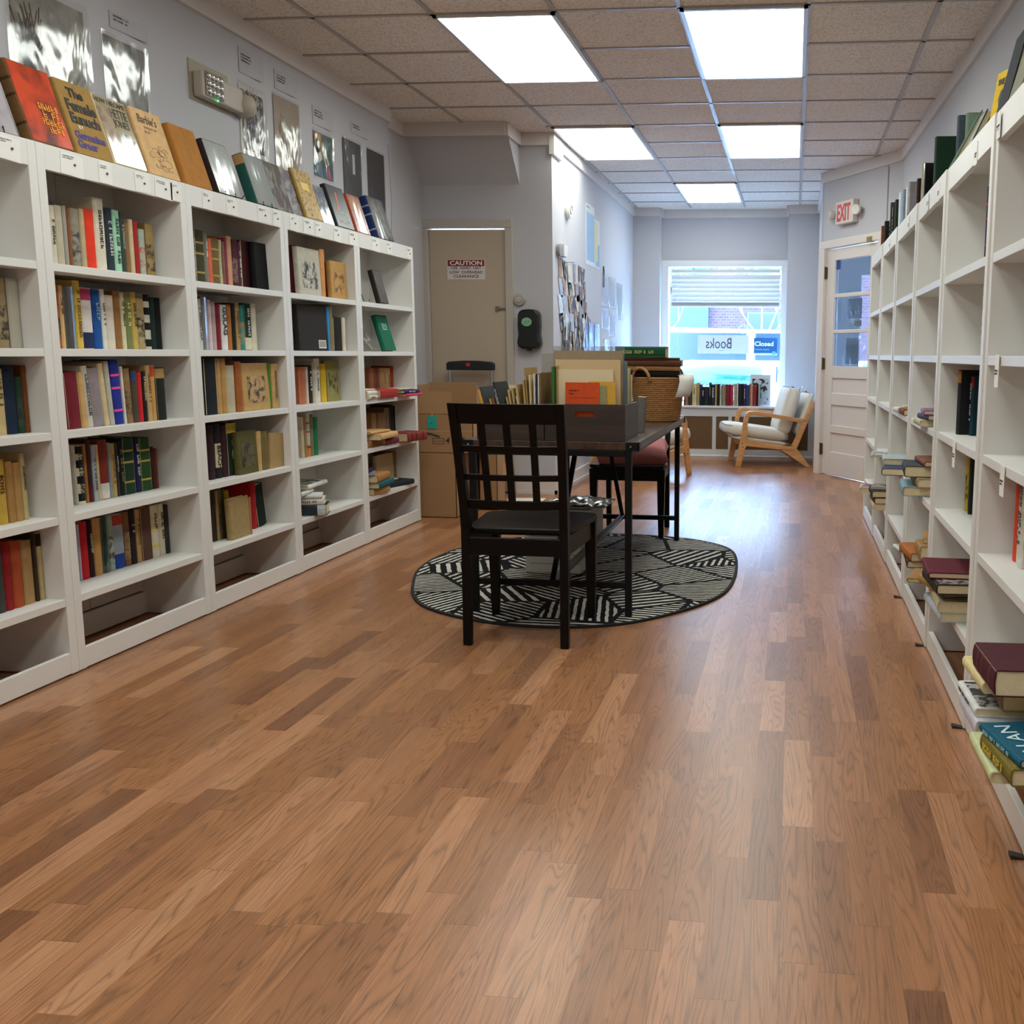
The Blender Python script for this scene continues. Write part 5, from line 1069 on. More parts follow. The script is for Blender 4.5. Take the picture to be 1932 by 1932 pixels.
def edge(lb, x, y, w, h, d, hx, side=0, rz=0, z=z, name='booklet', op=''):
    r = thing(name, uniq(lb), name.replace('_', ' '), group=PF); bookparts(r, w, h, d, hx, op)
    r.matrix_world = T(x, y, z) @ Rz(math.radians(-90+rz)) @ Rx(math.radians(-side)); return r
# spines towards the camera in the right crate, beside the folders
for k, (x, w, h, hx, lb) in enumerate([(-.995, .012, .295, '3f6a2e', 'green booklet on edge left of the tall folders'), (-.979, .006, .3, 'b99a64', 'thin tan booklet on edge beside the green one'), ]):
    edge(lb, x, 4.19+.02*k, w, h, .22, hx)
for k, (y, h, hx, lb) in enumerate([(4.31, .32, '6d7a80', 'blue grey folder at the back right of the right crate'), (4.36, .3, 'c8b48a', 'cream folder at the back of the right crate'), (4.40, .31, '9a8f74', 'olive grey folder at the back of the right crate'), (4.44, .29, 'd0bf9c', 'pale tan folder last in the right crate')]):
    sheet(lb, 'folder', 'folder', -.842, y, z, .29, h-.01*k, .012, hx, rz=0)
# left crate: leaning booklets from left to right
items = [(-1.332, .02, .2, .17, 'c19040', 14, 'rounded orange tan envelope leaning at the far left of the crates'), (-1.305, .012, .215, .2, '3a3f44', 16, 'black folder leaning beside the orange envelope'),
         (-1.288, .012, .15, .2, '7c2c20', 17, 'dark red booklet leaning in the left crate'), (-1.272, .008, .165, .2, 'b99764', 15, 'thin tan booklet right of the dark red one'),
         (-1.258, .008, .17, .2, '8c5a3c', 14, 'thin brown booklet in the left crate'), (-1.245, .010, .18, .2, 'a7a69c', 13, 'grey booklet leaning in the left crate'),
         (-1.228, .010, .235, .2, '2b2d2b', 15, 'black booklet with white lettering leaning in the left crate'), (-1.213, .009, .16, .2, '2f4c34', 12, 'dark green booklet leaning in the left crate'),
         (-1.199, .009, .17, .2, 'cbb98e', 10, 'cream booklet right of the dark green one'), (-1.185, .009, .2, .2, 'c2a873', 9, 'tan booklet in the middle of the left crate'),
         (-1.171, .011, .205, .2, 'b09a68', 8, 'olive tan booklet in the middle of the left crate'), (-1.156, .012, .22, .2, 'bfa676', 6, 'tall buff booklet in the middle of the left crate'),
         (-1.138, .009, .175, .2, 'd1c09a', 11, 'pale buff booklet tilted before the tall ones'), (-1.124, .011, .24, .2, 'b59660', 4, 'tan folder starting the tall group of the left crate'),
         (-1.110, .008, .29, .2, 'a98a58', 4, 'tall brown booklet in the left crate'), (-1.098, .010, .26, .2, 'cab68c', 2, 'cream booklet in the tall group'),
         (-1.084, .010, .265, .2, 'd5d0c4', 0, 'white booklet in the tall group of the left crate'), (-1.071, .007, .265, .2, '2a3146', 0, 'navy booklet in the tall group'),
         (-1.060, .009, .262, .2, 'c8c8c2', 0, 'grey white booklet beside the navy one'), (-1.048, .007, .27, .2, '8c6a40', 0, 'brown booklet right end of the left crate')]
for k, (x, w, h, d, hx, sd, lb) in enumerate(items): edge(lb, -1.268+(x+1.332)*.785, 4.19+.004*(k % 3), w*.8, h, d, hx, -sd, 0, z, op='mddd' if 'lettering' in lb else '')
sheet('grey card sheet standing tallest behind the left crate group', 'card_sheet', 'sheet', -1.06, 4.47, z, .09, .35, .004, '8f8a84', m_=mat('8f8a84', .8))
for k in range(6): sheet(('buff', 'tan', 'cream', 'olive', 'pale brown', 'grey')[k]+' booklet filed across the back of the left crate', 'booklet', 'booklet', -1.18+.012*k, 4.42+.013*k, z, .2-.02*(k % 2), .17+.02*(k % 3), .007, ('c3ab7c', 'a98755', 'cdbd98', '8c8560', 'b59c74', '9c978c')[k])
sheet('cream box of cards at the front left of the left crate', 'card_box', 'box', -1.30, 4.55, TZ, .1, .14, .05, 'd6c294', m_=mat('d2bf92', .8))
r = thing('book', uniq('grey book standing against the basket, right of the crates'), 'book'); bookparts(r, .04, .165, .13, '6e6a66', ''); r.matrix_world = T(-.722, 4.69, TZ) @ Rz(math.radians(-84)) @ Rx(math.radians(-4))
# basket with books on it
bk = thing('basket', 'woven brown basket with loop handles at the far end of the table', 'basket', (-.735, 5.6, TZ))
def ringwall():
    b = MB(); n = 22; h = .235
    for k in range(n):
        z = .006+k*h/n; f = k/n; rx = .118+.03*f; ry_ = .125+.032*f
        b.sweep([[((rx+.0068*math.cos(q)) * math.cos(a), (ry_+.0068*math.cos(q))*math.sin(a), z+.0068*math.sin(q)) for q in (0, 1.05, 2.1, 3.14, 4.19, 5.24)] for a in [i*2*PI/40 for i in range(40)]], closed=True)
    return b
def weave_mat():
    M = bpy.data.materials.new('basket_weave'); M.use_nodes = True; n = M.node_tree.nodes; l = M.node_tree.links; b = n['Principled BSDF']
    tc = n.new('ShaderNodeTexCoord'); t = n.new('ShaderNodeTexNoise'); t.inputs['Scale'].default_value = 170; mp = n.new('ShaderNodeMapping'); mp.inputs['Scale'].default_value = (1, 1, .8)
    r = n.new('ShaderNodeValToRGB'); r.color_ramp.elements[0].position = .4; r.color_ramp.elements[1].position = .6; r.color_ramp.elements[0].color = srgb('8a5c36'); r.color_ramp.elements[1].color = srgb('b4844e')
    l.new(tc.outputs['Object'], mp.inputs[0]); l.new(mp.outputs[0], t.inputs['Vector']); l.new(t.outputs['Fac'], r.inputs[0]); l.new(r.outputs[0], b.inputs['Base Color']); b.inputs['Roughness'].default_value = .7; return M
WV = weave_mat(); ringwall().build('woven_wall', WV, bk, smooth=True)
MB().cyl((0, 0, .001), (0, 0, .008), .12, n=30).build('base', WV, bk)
for a0 in (-2.1, 1.0):
    c = Vector((.158*math.cos(a0), .166*math.sin(a0), .222)); tg = Vector((-math.sin(a0), math.cos(a0), 0)); u = Vector((math.cos(a0), math.sin(a0), 0))
    MB().tube([c+tg*(.058*math.cos(q))+Vector((0, 0, .062*math.sin(q)))+u*(-.012+.006*math.sin(q)) for q in [PI*i/14-.15+(.3*i/14) for i in range(15)]], .0085, 8).build('handle', WV, bk, smooth=True)
tg_ = thing('paper_tag', uniq('curled paper sheet hanging over the right rim of the basket'), 'paper', (-.612, 5.47, 0))
MB().sweep([[(x, y-.0006, z), (x+.09*math.cos(.6), y+.09*math.sin(.6)-.0006, z+.006), (x+.09*math.cos(.6), y+.09*math.sin(.6)+.0006, z+.006), (x, y+.0006, z)] for x, y, z in ((-.01, .05, .995), (.008, -.0, .99), (.012, -.012, .96), (.004, -.015, .92), (-.012, -.012, .875))]).build('sheet', PAPER, tg_, smooth=True)
BG = 'books stacked on the woven basket'
def lk(lb, x, y, z, L, D, t, hx, rz, op='', name='book'): return lying(name, lb, x, y, z, L, D, t, hx, op, -90+rz, BG)
lk('black book resting in the top of the basket', -.74, 5.50, .982, .27, .24, .032, '1c1815', 3)
lk('brown book with pale pages on the black one, basket stack', -.755, 5.49, 1.0145, .30, .22, .026, '9a7348', 4, '')
lk('reddish brown book in the basket stack under a green one', -.755, 5.485, 1.041, .32, .23, .03, '5c3a28', 3, '')
lk('dark brown thin book directly under the green one, basket stack', -.76, 5.49, 1.0715, .31, .22, .014, '4a2f22', 5)
r = lk('green hardback with gold lettering topping the basket stack', -.83, 5.46, 1.092, .27, .2, .058, '1c5238', 1, 'mcb6')
r.matrix_world = T(-.82, 5.45, 1.125) @ Rz(math.radians(-88)) @ Rx(math.radians(-4)) @ Rx(PI/2) @ T(0, 0, -.135)
r.matrix_world = T(-.815, 5.48, 1.086) @ Rz(math.radians(-89)) @ Rx(PI/2) @ T(0, 0, -.135)

# ------------------------------------------------------------------ storage boxes under the table
GB = mat('b2b0a8', .6, name='box_board'); GBL = mat('6f6e68', .6)
def fbox(lb, x0, x1, y0, y1, h):
    t = thing('storage_box', lb, 'box', ((x0+x1)/2, (y0+y1)/2, .0095), 0, 'pale ridged boxes under the table'); w = (x1-x0)/2; d = (y1-y0)/2
    bx('box_body', GB, -w, w, -d, d, 0, h-.03, t, .004); bx('lid', GB, -w-.004, w+.004, -d-.004, d+.004, h-.03, h, t, .004)
    for k in range(1, int(h/.046)): bx('ridge', GBL, -w+.025, w-.004, -d-.0015, -d+.001, .046*k, .046*k+.0035, t)
fbox('pale storage box under the near end of the table', -1.32, -1.035, 4.955, 5.36, .24)
fbox('pale storage box behind another one under the table', -1.40, -1.09, 5.42, 5.86, .245)
bg_ = thing('plastic_bag', 'crumpled silver plastic bag lying on the under-table boxes', 'bag', (-1.17, 5.62, .265))
b = MB(); n = 16; r = random.Random(5); H = {(i, j): r.uniform(.0, .03) for i in range(n+1) for j in range(n+1)}
v = [((i/n-.5)*.34, (j/n-.5)*.3, .03*math.sin(PI*i/n)*math.sin(PI*j/n)+H[i, j]*.7) for i in range(n+1) for j in range(n+1)]
b.add(v, [(i*(n+1)+j, (i+1)*(n+1)+j, (i+1)*(n+1)+j+1, i*(n+1)+j+1) for i in range(n) for j in range(n)]); b.build('bag_film', mat('a9aba8', .2, metal=.6), bg_, smooth=True)
bx('lining', mat('c9c6bd', .5), -.15, .15, -.12, .12, -.008, .001, bg_)
lying('book', 'dark red booklet under the silver bag beneath the table', -1.10, 5.72, .256, .2, .14, .012, '7c2a22', '', 5, None)
fp = thing('paper_sheets', 'pink and white papers fallen on the floor behind the table', 'papers', (-1.83, 7.3, .001))
for k, (x, y, a, hx) in enumerate(((0, 0, .2, 'd8c0b4'), (.12, -.12, -.3, 'd8a89a'), (-.16, .2, .1, 'd9d2c4'), (.2, -.3, .5, 'c9c4be'))): MB().box(-.14, .14, -.1, .1, .002*k, .002*k+.0015, T(x, y, 0) @ Rz(a)).build('sheet', mat(hx, .8), fp)

# ------------------------------------------------------------------ cardboard boxes and hand truck
CB = mat('9c7752', .85, name='carton', bump=.15, bscale=30); CB2 = mat('a37b53', .85, name='carton_lid')
def carton(name, lb, x0, x1, y0, y1, z0, z1, flaps=True, grp='cardboard boxes at the end of the left bookcases'):
    t = thing(name, lb, 'box', ((x0+x1)/2, (y0+y1)/2, z0), 0, grp); w = (x1-x0)/2; d = (y1-y0)/2; h = z1-z0; e = .004
    b = MB(); b.box(-w, w, -d, -d+e, 0, h); b.box(-w, w, d-e, d, 0, h); b.box(-w, -w+e, -d, d, 0, h); b.box(w-e, w, -d, d, 0, h); b.box(-w, w, -d, d, 0, e)
    b.build('carton_body', CB, t); return t, w, d, h
t, w, d, h = carton('cardboard_box', 'closed tall plain cardboard box on the floor beside the last left bookcase', -2.60, -2.232, 6.62, 6.98, .001, .432)
bx('carton_flap', CB2, -w, w, -d, -.002, h, h+.004, t); bx('carton_flap', CB2, -w, w, .002, d, h, h+.004, t)
t, w, d, h = carton('cardboard_box', 'open cardboard box marked 49 with a teal tag, on another box', -2.58, -2.11, 6.63, 7.02, .4365, .70)
IK = mat('23202a', .7)
b = MB(); b.tube([(-w+.04+.05*k, -d-.001, .135-.02*abs(k-2.0)**1.6/2.5) for k in range(5)], .006, 5); b.build('curved_mark', IK, t)
bx('tape_strip', mat('b08a60', .5), -w+.01, w-.005, -d-.001, -d, .145, .15, t)
tag_ = thing('hang_tag', uniq('teal tag tied to the open cardboard box'), 'tag', (-2.388, 6.627, .60)); bx('card', mat('1f9a8c', .5), -.032, .032, -.0025, -.001, 0, .085, tag_, .001); marks('writing', INK, tag_, XZ(-.012, -.003, .03), .025, .008, 1, r=random.Random(1)); b = MB(); b.tube([(0, -.002, .085), (.005, -.003, .1), (0, -.002, .104)], .0015, 5); b.build('string', mat('c8d8d4'), tag_)
fr = MB(); 
for a in ((.155-.03, .235-.03, .06, .063), (.155-.03, .235-.03, .097, .1), (.155-.03, .235-.03, .078, .0805)): fr.box(a[0]-.17, a[1]-.17, -d-.001, -d, a[2], a[3])
fr.box(-.045, -.042, -d-.001, -d, .06, .1); fr.box(.032, .035, -d-.001, -d, .06, .1); fr.build('printed_mark', IK, t)
text('4', 'printed_number', IK, t, XZ(.045, -d-.0012, .065), .028, .042, shear=.15, bold=.02); text('9', 'printed_number', IK, t, XZ(.155, -d-.0012, .065), .026, .042, shear=.15, bold=.02)
bx('carton_flap', CB2, -.002, .004, 0, 0, 0, 0, t) if False else None
MB().box(-w+.002, .09, -.003, .0, 0, .148, T(0, -d, h) @ Rx(-.05)).build('carton_flap', CB, t); marks('printed_writing', IK, t, XZ(-w+.06, -d-.009, h+.065), .04, .008, 1, r=random.Random(2))
MB().box(0, .004, -d, d, 0, .19, T(-w, 0, h) @ Ry(.22)).build('carton_flap', CB2, t)
MB().box(-.05, w-.002, -.003, 0, 0, .14, T(0, -d, h) @ Rx(2.6)).build('carton_flap', CB2, t) if False else None
t, w, d, h = carton('cardboard_box', 'large open cardboard box with a raised flap before the cellar door', -2.56, -2.215, 7.06, 7.45, .001, .72)
MB().box(-w, w, 0, .004, 0, .175, T(0, -d, h) @ Rx(.03)).build('carton_flap', CB, t)
MB().box(-.002, .002, -d, d, 0, .16, T(w, 0, h) @ Ry(1.9)).build('carton_flap', CB2, t)
t, w, d, h = carton('cardboard_box', 'narrow pale cardboard box standing behind the table legs', -2.19, -2.06, 7.0, 7.2, .001, .50); bx('carton_flap', CB2, -w, w, -d, d, h, h+.004, t)
MB().prism([(0, 0), (.1, .05), (0, .11)], 0, .003, 'y', T(w+.02, -.02, -.0+.22)).build('torn_corner', mat('c49a68', .85), t)
hd = thing('hand_truck', 'folding hand truck with black handle and red wheels by the door', 'hand truck', (-2.48, 7.72, 0))
SV = mat('a8aaac', .3, metal=.9)
for s in (-.165, .165): MB().cyl((s, .02, .05), (s, .05, 1.0), .0115).build('upright', SV, hd); bx('clamp', mat('1c1c1e', .5), s-.018, s+.018, .015, .06, .72, .76, hd)
MB().sweep([[(x, y_, z_) for y_, z_ in ((.03, 1.03-.06-.0), (.075, 1.03-.06), (.075, 1.035+e), (.03, 1.035+e))] for x, e in ((-.19, -.012), (-.17, 0), (-.06, .008), (.06, .008), (.17, 0), (.19, -.012))]).build('handle', mat('131417', .5), hd, .008)
bx('handle_mark', mat('c02a30', .5), -.03, .0, .027, .03, 1.0, 1.025, hd)
for s in (-.165, .165): MB().cyl((s-.02, .0, .055), (s+.02, .0, .055), .052, n=20).build('wheel', mat('8c1c22', .4), hd); bx('fork', mat('7a1a1e'), s-.014, s+.014, -.01, .03, .06, .12, hd)
bx('toe_plate', SV, -.17, .17, -.12, .0, .01, .018, hd)

# ------------------------------------------------------------------ lounge armchairs
AW = wood('b98350', 'd6a26c', 0, 26, .4, .12); CU = mat('d2cbbd', .9, bump=.3, bscale=300, name='linen')
SEAM = mat('4a4038', .8)
def armchair(label, x, y, rz, mir=1):
    """local x from the front feet to the back, y from the near side to the far side"""
    t = thing('armchair', label, 'armchair', (x, y, 0), rz, 'blond wood armchairs by the window'); Wd = .66
    def sd(name, pts, th, m, y, bev=.006): return MB().prism([(a*1, b_) for a, b_ in pts], y-th/2, y+th/2, 'y').build(name, m, t, bev)
    for y_ in (.0, Wd*mir):
        fl_ = sd('front_leg', [(-.021, 0), (.036, 0), (.075, .185), (.1, .235), (.095, .27), (.096, .44), (.11, .49), (.07, .515), (.054, .465), (.028, .29), (.01, .19)], .03, AW, y_)
        # arm: bent from the leg, running back to the stile
        top = [(.054, .44), (.058, .49), (.075, .53), (.105, .552), (.15, .558), (.3, .538), (.45, .512), (.63, .482), (.70, .49)]
        bot = [(.66, .448), (.62, .44), (.45, .472), (.3, .498), (.165, .519), (.135, .516), (.112, .5), (.098, .475), (.096, .44)]
        sd('arm', top+bot, .036, AW, y_)
        sd('side_rail', [(.07, .262), (.095, .272), (.3, .236), (.58, .195), (.60, .165), (.55, .165), (.426, .172), (.25, .19), (.09, .208)], .026, AW, y_)
        sd('back_stile', [(.542, .218), (.575, .16), (.6, .2), (.76, .60), (.765, .66), (.745, .66), (.64, .44)], .028, AW, y_)
        sd('rear_leg', [(.43, .17), (.56, .16), (.59, .19), (.735, .0), (.69, .0)], .028, AW, y_)
        for px_, pz_ in ((.045, .235), (.05, .2)): MB().cyl((px_, y_-.0165, pz_), (px_, y_+.0165, pz_), .006).build('screw', mat('3a2c22', .4, metal=.5), fl_)
    lo, hi = sorted((.015*mir, (Wd-.015)*mir))
    for a, c, z0, z1 in ((.04, .065, .2, .245), (.55, .575, .17, .21), (.66, .68, .4, .45)): bx('cross_rail', AW, a, c, lo, hi, z0, z1, t, .003)
    def cush(name, cx, cz, L, Wc, th, ang):
        m_ = T(cx, Wd/2*mir, cz) @ Ry(ang); b = MB(); n = 10
        R = .035; secs = []
        pr_ = []
        for k in range(24):
            a = 2*PI*k/24; c_, s_ = math.cos(a), math.sin(a)
            pr_.append((L/2*math.copysign(abs(c_)**.28, c_), th/2*math.copysign(abs(s_)**.55, s_)))
        for j in range(n+1):
            v = -1+2*j/n; k = (1-abs(v)**8)**.3 if abs(v) < 1 else .0; k = max(k, .82)
            secs.append([(p*k if abs(v) > .9 else p, v*Wc/2, q*max(k, .8)*(1+.12*(1-v*v))) for p, q in pr_])
        cu_ = b.sweep(secs, m_).build(name, CU, t, smooth=True)
        for s in (1, -1):
            q = [m_ @ Vector((L/2*.99*math.copysign(min(1, abs(math.cos(a))**.22), math.cos(a)), Wc/2*.985*math.copysign(min(1, abs(math.sin(a))**.22), math.sin(a)), s*th*.33)) for a in [2*PI*i/40 for i in range(41)]]
            MB().tube(q, .0028, 5).build('piping', SEAM, cu_)
    cush('seat_cushion', .2, .335, .66, .56, .115, .135)
    cush('seat_base', .24, .255, .58, .54, .05, .135)
    cush('back_cushion', .505, .53, .14, .56, .46, 0) if False else None
    m_ = T(.52, Wd/2*mir, .53) @ Ry(.30+PI/2)
    # back cushion: a thick pad leaning back
    def pad(name, cx, cz, Hh, Wc, th, ang):
        m2 = T(cx, Wd/2*mir, cz) @ Ry(ang); b = MB(); n = 10; pr_ = []
        for k in range(24):
            a = 2*PI*k/24; c_, s_ = math.cos(a), math.sin(a); pr_.append((th/2*math.copysign(abs(c_)**.6, c_), Hh/2*math.copysign(abs(s_)**.3, s_)))
        secs = []
        for j in range(n+1):
            v = -1+2*j/n; k = .84 if abs(v) == 1 else 1
            secs.append([(p*k*(1+.1*(1-v*v)), v*Wc/2, q*(.95 if abs(v) == 1 else 1)) for p, q in pr_])
        cu_ = b.sweep(secs, m2).build(name, CU, t, smooth=True)
        for s in (1, -1):
            q = [m2 @ Vector((s*th*.34, Wc/2*.985*math.copysign(min(1, abs(math.sin(a))**.22), math.sin(a)), Hh/2*.985*math.copysign(min(1, abs(math.cos(a))**.22), math.cos(a)))) for a in [2*PI*i/40 for i in range(41)]]
            MB().tube(q, .0028, 5).build('piping', SEAM, cu_)
    pad('back_cushion', .525, .55, .47, .55, .14, .26)
    pad('back_panel', .68, .52, .44, .54, .055, .34)
    return t
armchair('blond wood armchair with cream cushions in front of the radiator cover', -.53, 10.138, math.atan2(.129, .72))
armchair('blond wood armchair mostly hidden behind the table', -.935, 9.42, math.atan2(-.40, -.47)+.28, -1)

# ------------------------------------------------------------------ books on the window ledge
LZ_ = .557; SG = 'books in a row on the window ledge'
sill = [(-1.174,0.013,0.218),(-1.161,0.032,0.255),(-1.128,0.017,0.249),(-1.111,0.025,0.237),(-1.084,0.050,0.247),(-1.031,0.029,0.244),(-1.001,0.025,0.226),(-0.976,0.025,0.214),(-0.951,0.050,0.202),(-0.897,0.019,0.246),(-0.876,0.039,0.240),(-0.836,0.024,0.234),(-0.811,0.027,0.234),(-0.783,0.019,0.228),(-0.761,0.046,0.229),(-0.714,0.042,0.229),(-0.670,0.029,0.239),(-0.634,0.034,0.236),(-0.599,0.017,0.243),(-0.578,0.037,0.249),(-0.540,0.013,0.237),(-0.525,0.025,0.237),(-0.499,0.031,0.238),(-0.464,0.014,0.238),(-0.449,0.024,0.232),(-0.425,0.039,0.232),(-0.384,0.017,0.233),(-0.366,0.017,0.233)]
cols = [('3c2c24', 'dark brown'), ('a87a5a', 'light brown'), ('5a4636', 'brown'), ('4c4138', 'grey brown'), ('c9bd92', 'thick cream'), ('b89a66', 'tan'), ('2a3038', 'slate'), ('1c2128', 'black with white title'), ('2b2c34', 'charcoal'), ('1f2a33', 'dark navy'), ('22303c', 'blue black'), ('b99a62', 'gold tan'), ('23221f', 'soft black'), ('c9d0d4', 'white'), ('8c8060', 'olive tan'), ('7a2430', 'dark red'), ('b03038', 'bright red'), ('a89c84', 'stone coloured'), ('c2c0b4', 'pale grey'), ('1e2226', 'jet black'), ('24262e', 'ink black'), ('4a2440', 'plum'), ('2a4478', 'blue'), ('b8705c', 'salmon'), ('c98c74', 'pink tan'), ('8c2c34', 'crimson'), ('2a2224', 'brown black'), ('9aa4a0', 'grey green')]
for k, ((x, w, h), (hx, nm)) in enumerate(zip(sill, cols)):
    t = thing('book', uniq('%s book on the window ledge, %s' % (nm, 'farthest left in view' if k == 0 else 'right of the %s one' % cols[k-1][1])), 'book', None or (x, 11.1, LZ_), 0, SG)
    bookparts(t, w-.001, h-.012*(k % 3 == 1), .15, hx, 'mddd' if nm in ('black with white title', 'dark navy', 'plum', 'blue black') else ('m332' if nm in ('thick cream', 'white') else ''), seed=k)
    t.matrix_world = T(x, 11.105+.01*(k % 3), LZ_) @ Rz(-PI/2)
pf = thing('picture_card', 'white framed black and white print behind the ledge books', 'picture', (-.352, 11.28, LZ_))
bx('mat_board', mat('c9d3dc', .6), -.112, .112, 0, .012, 0, .335, pf); bx('print', pic('15171b', 'b9c2c8', 16, 4), -.088, .088, -.001, 0, .02, .29, pf)
bx('figure', mat('b4bcc0', .5), .01, .05, -.0015, -.001, .02, .15, pf)
for k, (x, w, h, an, hx, nm) in enumerate([(-.155, .05, .2, 24, '9cc4dc', 'pale blue clear-covered'), (-.10, .03, .235, 22, '27506e', 'deep blue'), (-.06, .03, .2, 24, '2b4a6a', 'blue grey'), (-.02, .04, .19, 20, '6a5a50', 'brown photo'), (.03, .045, .24, 20, 'cfd6da', 'white glossy'), (.11, .05, .16, -14, '3a2a26', 'dark brown'), (.165, .035, .17, -8, 'a0543a', 'rust and cream'), (.20, .03, .19, -18, '23262b', 'tilted black'), (.225, .03, .15, -16, '7a2226', 'red floral')]):
    t = thing('book', uniq(nm+' book leaning on the ledge behind the armchair'), 'book', group='books heaped at the right end of the window ledge'); bookparts(t, w, h, .15, hx, 'mddd' if k % 2 else '', seed=k+40)
    if k < 5: xx = -.16 + sum(q/math.cos(math.radians(24))+.001 for q in (.05, .03, .03, .04, .045)[:k]); yy = 11.18; an = 24
    else: xx = .045+sum(q/math.cos(math.radians(16))+.001 for q in (.05, .035, .03, .03)[:k-5]); yy = 11.36; an = -16
    t.matrix_world = T(xx, yy, LZ_+.001+max(0, math.sin(math.radians(-an))*w)) @ Rz(-PI/2) @ Rx(math.radians(-an))

# ------------------------------------------------------------------ things on the left wall
LWX = -2.789
def sleeve(lb, y0, y1, z0, z1, m_, border=None, inset=.02, fl=(.86, .12, .5, 3.5), tilt=0, paper=True):
    t = thing('art_print', uniq(lb), 'print', (LWX, (y0+y1)/2, (z0+z1)/2), 0, 'prints in clear sleeves on the left wall'); w = (y1-y0)/2; h = (z1-z0)/2
    if border: bx('print_paper', mat(border, .6), .001, .0025, -w+inset, w-inset, -h+inset, h-inset, t); e = inset+.02
    else: e = inset
    bx('print', m_, .0026, .0034, -w+e, w-e, -h+e, h-e, t)
    n = 14; r = random.Random(int(y0*100)); b = MB()
    v = [(.006+r.uniform(0, .003), -w+2*w*i/n, -h+2*h*j/n) for i in range(n+1) for j in range(n+1)]
    b.add(v, [(i*(n+1)+j, (i+1)*(n+1)+j, (i+1)*(n+1)+j+1, i*(n+1)+j+1) for i in range(n) for j in range(n)]); b.build('clear_sleeve', film(*fl), t, smooth=True)
    return t
t = sleeve('large grey lithograph of houses and trees in creased plastic', 3.545, 3.99, 2.0, 2.43, pic('3a3833', '9c968a', 9, 1, (1, 1, 1), .5, .25), None, .03)
b = MB()
for k, (y, z, w, h) in enumerate(((-.06, -.16, .07, .05), (.02, -.15, .06, .06), (.10, -.17, .05, .055))):
    b.box(.0036, .0042, y-w/2, y+w/2, z-h/2, z+h/2); b.prism([(y-w/2-.006, z+h/2), (y+w/2+.006, z+h/2), (y, z+h/2+.035)], .0036, .0042, 'x')
b.build('drawn_houses', mat('8d877b', .6), t)
b = MB(); r = random.Random(3)
for y, z in ((-.13, -.14), (-.1, -.12)):
    for _ in range(16): b.tube([(.0042, y, z), (.0042, y+r.uniform(-.03, .03), z+.08), (.0042, y+r.uniform(-.07, .07), z+r.uniform(.12, .25))], .0022, 4)
b.build('drawn_trees', mat('2a2824', .6), t)
sleeve('tall dark lithograph in glaring creased plastic, second on the left wall', 4.06, 4.36, 2.0, 2.375, pic('26272a', '7a786c', 8, 6, (1, 1, .35), .5, .1, .55), None, .015)
t = sleeve('black and white woodcut with a radiant moon, in a plastic sleeve', 5.085, 5.372, 2.08, 2.44, pic('1c1719', 'a8a8a4', 30, 4, (1, 1, .6), .5, .03, .55), 'c9c4ba', .015)
b = MB(); c_ = (0, .07)
MB().lathe([(0, 0), (.026, 0), (.026, .001), (0, .001)], 20, T(.0036, 0, .09) @ Ry(PI/2) @ Matrix.Diagonal((1.3, .8, 1, 1))).build('moon', mat('cfcac0'), t)
for k in range(14):
    a = k*2*PI/14; b.tube([(.0042, .034*math.cos(a), .09+.045*math.sin(a)), (.0042, .075*math.cos(a), .09+.085*math.sin(a))], .0018, 4)
b.build('rays', mat('cfcac0'), t)
t = sleeve('beige etching with faint standing figures, in a plastic sleeve', 5.437, 5.745, 2.07, 2.47, pic('8f8272', 'ab9a88', 7, 2, (1, 1, .5), .6, .3), None, .01)
b = MB(); r = random.Random(8)
for k in range(22): y = r.uniform(-.1, .1); z = r.uniform(-.12, .06); b.tube([(.0038, y, z), (.0038, y+r.uniform(-.015, .015), z+r.uniform(.01, .07))], .0012, 4)
b.build('drawn_figures', mat('4c443a'), t)
t = sleeve('bright poster of two figures in blue, green and gold on the left wall', 5.885, 6.165, 2.1, 2.385, mat('27524a', .5), None, .018)
for nm, hx, pts in (('gold_shape', 'b08238', [(-.11, .12), (-.02, .12), (-.03, .03), (-.08, 0), (-.11, .04)]), ('white_shape', 'd8d2c0', [(-.09, .1), (-.05, .06), (-.02, -.02), (-.06, -.05), (-.1, -.02)]), ('blue_shape', '2c5a78', [(-.11, -.01), (-.04, -.05), (.0, -.12), (-.08, -.12), (-.11, -.08)]), ('pink_shape', 'a8406a', [(.02, .0), (.07, -.06), (.1, -.12), (.04, -.12)]), ('pale_shape', 'c9c2a8', [(.0, .08), (.04, .02), (.07, -.04), (.03, -.06), (-.01, .0)])):
    MB().prism(pts, .0036, .0042, 'x').build(nm, mat(hx, .5), t)
t = sleeve('dark print with a pale upright form, left of two black prints', 6.285, 6.575, 2.0, 2.42, mat('26262c', .4), None, .012); bx('pale_form', mat('c4c4c4'), .0036, .004, .0, .035, 0, .12, t)
sleeve('nearly black print in plastic, last one on the left wall', 6.655, 6.955, 1.98, 2.425, mat('231f1f', .4), None, .012)
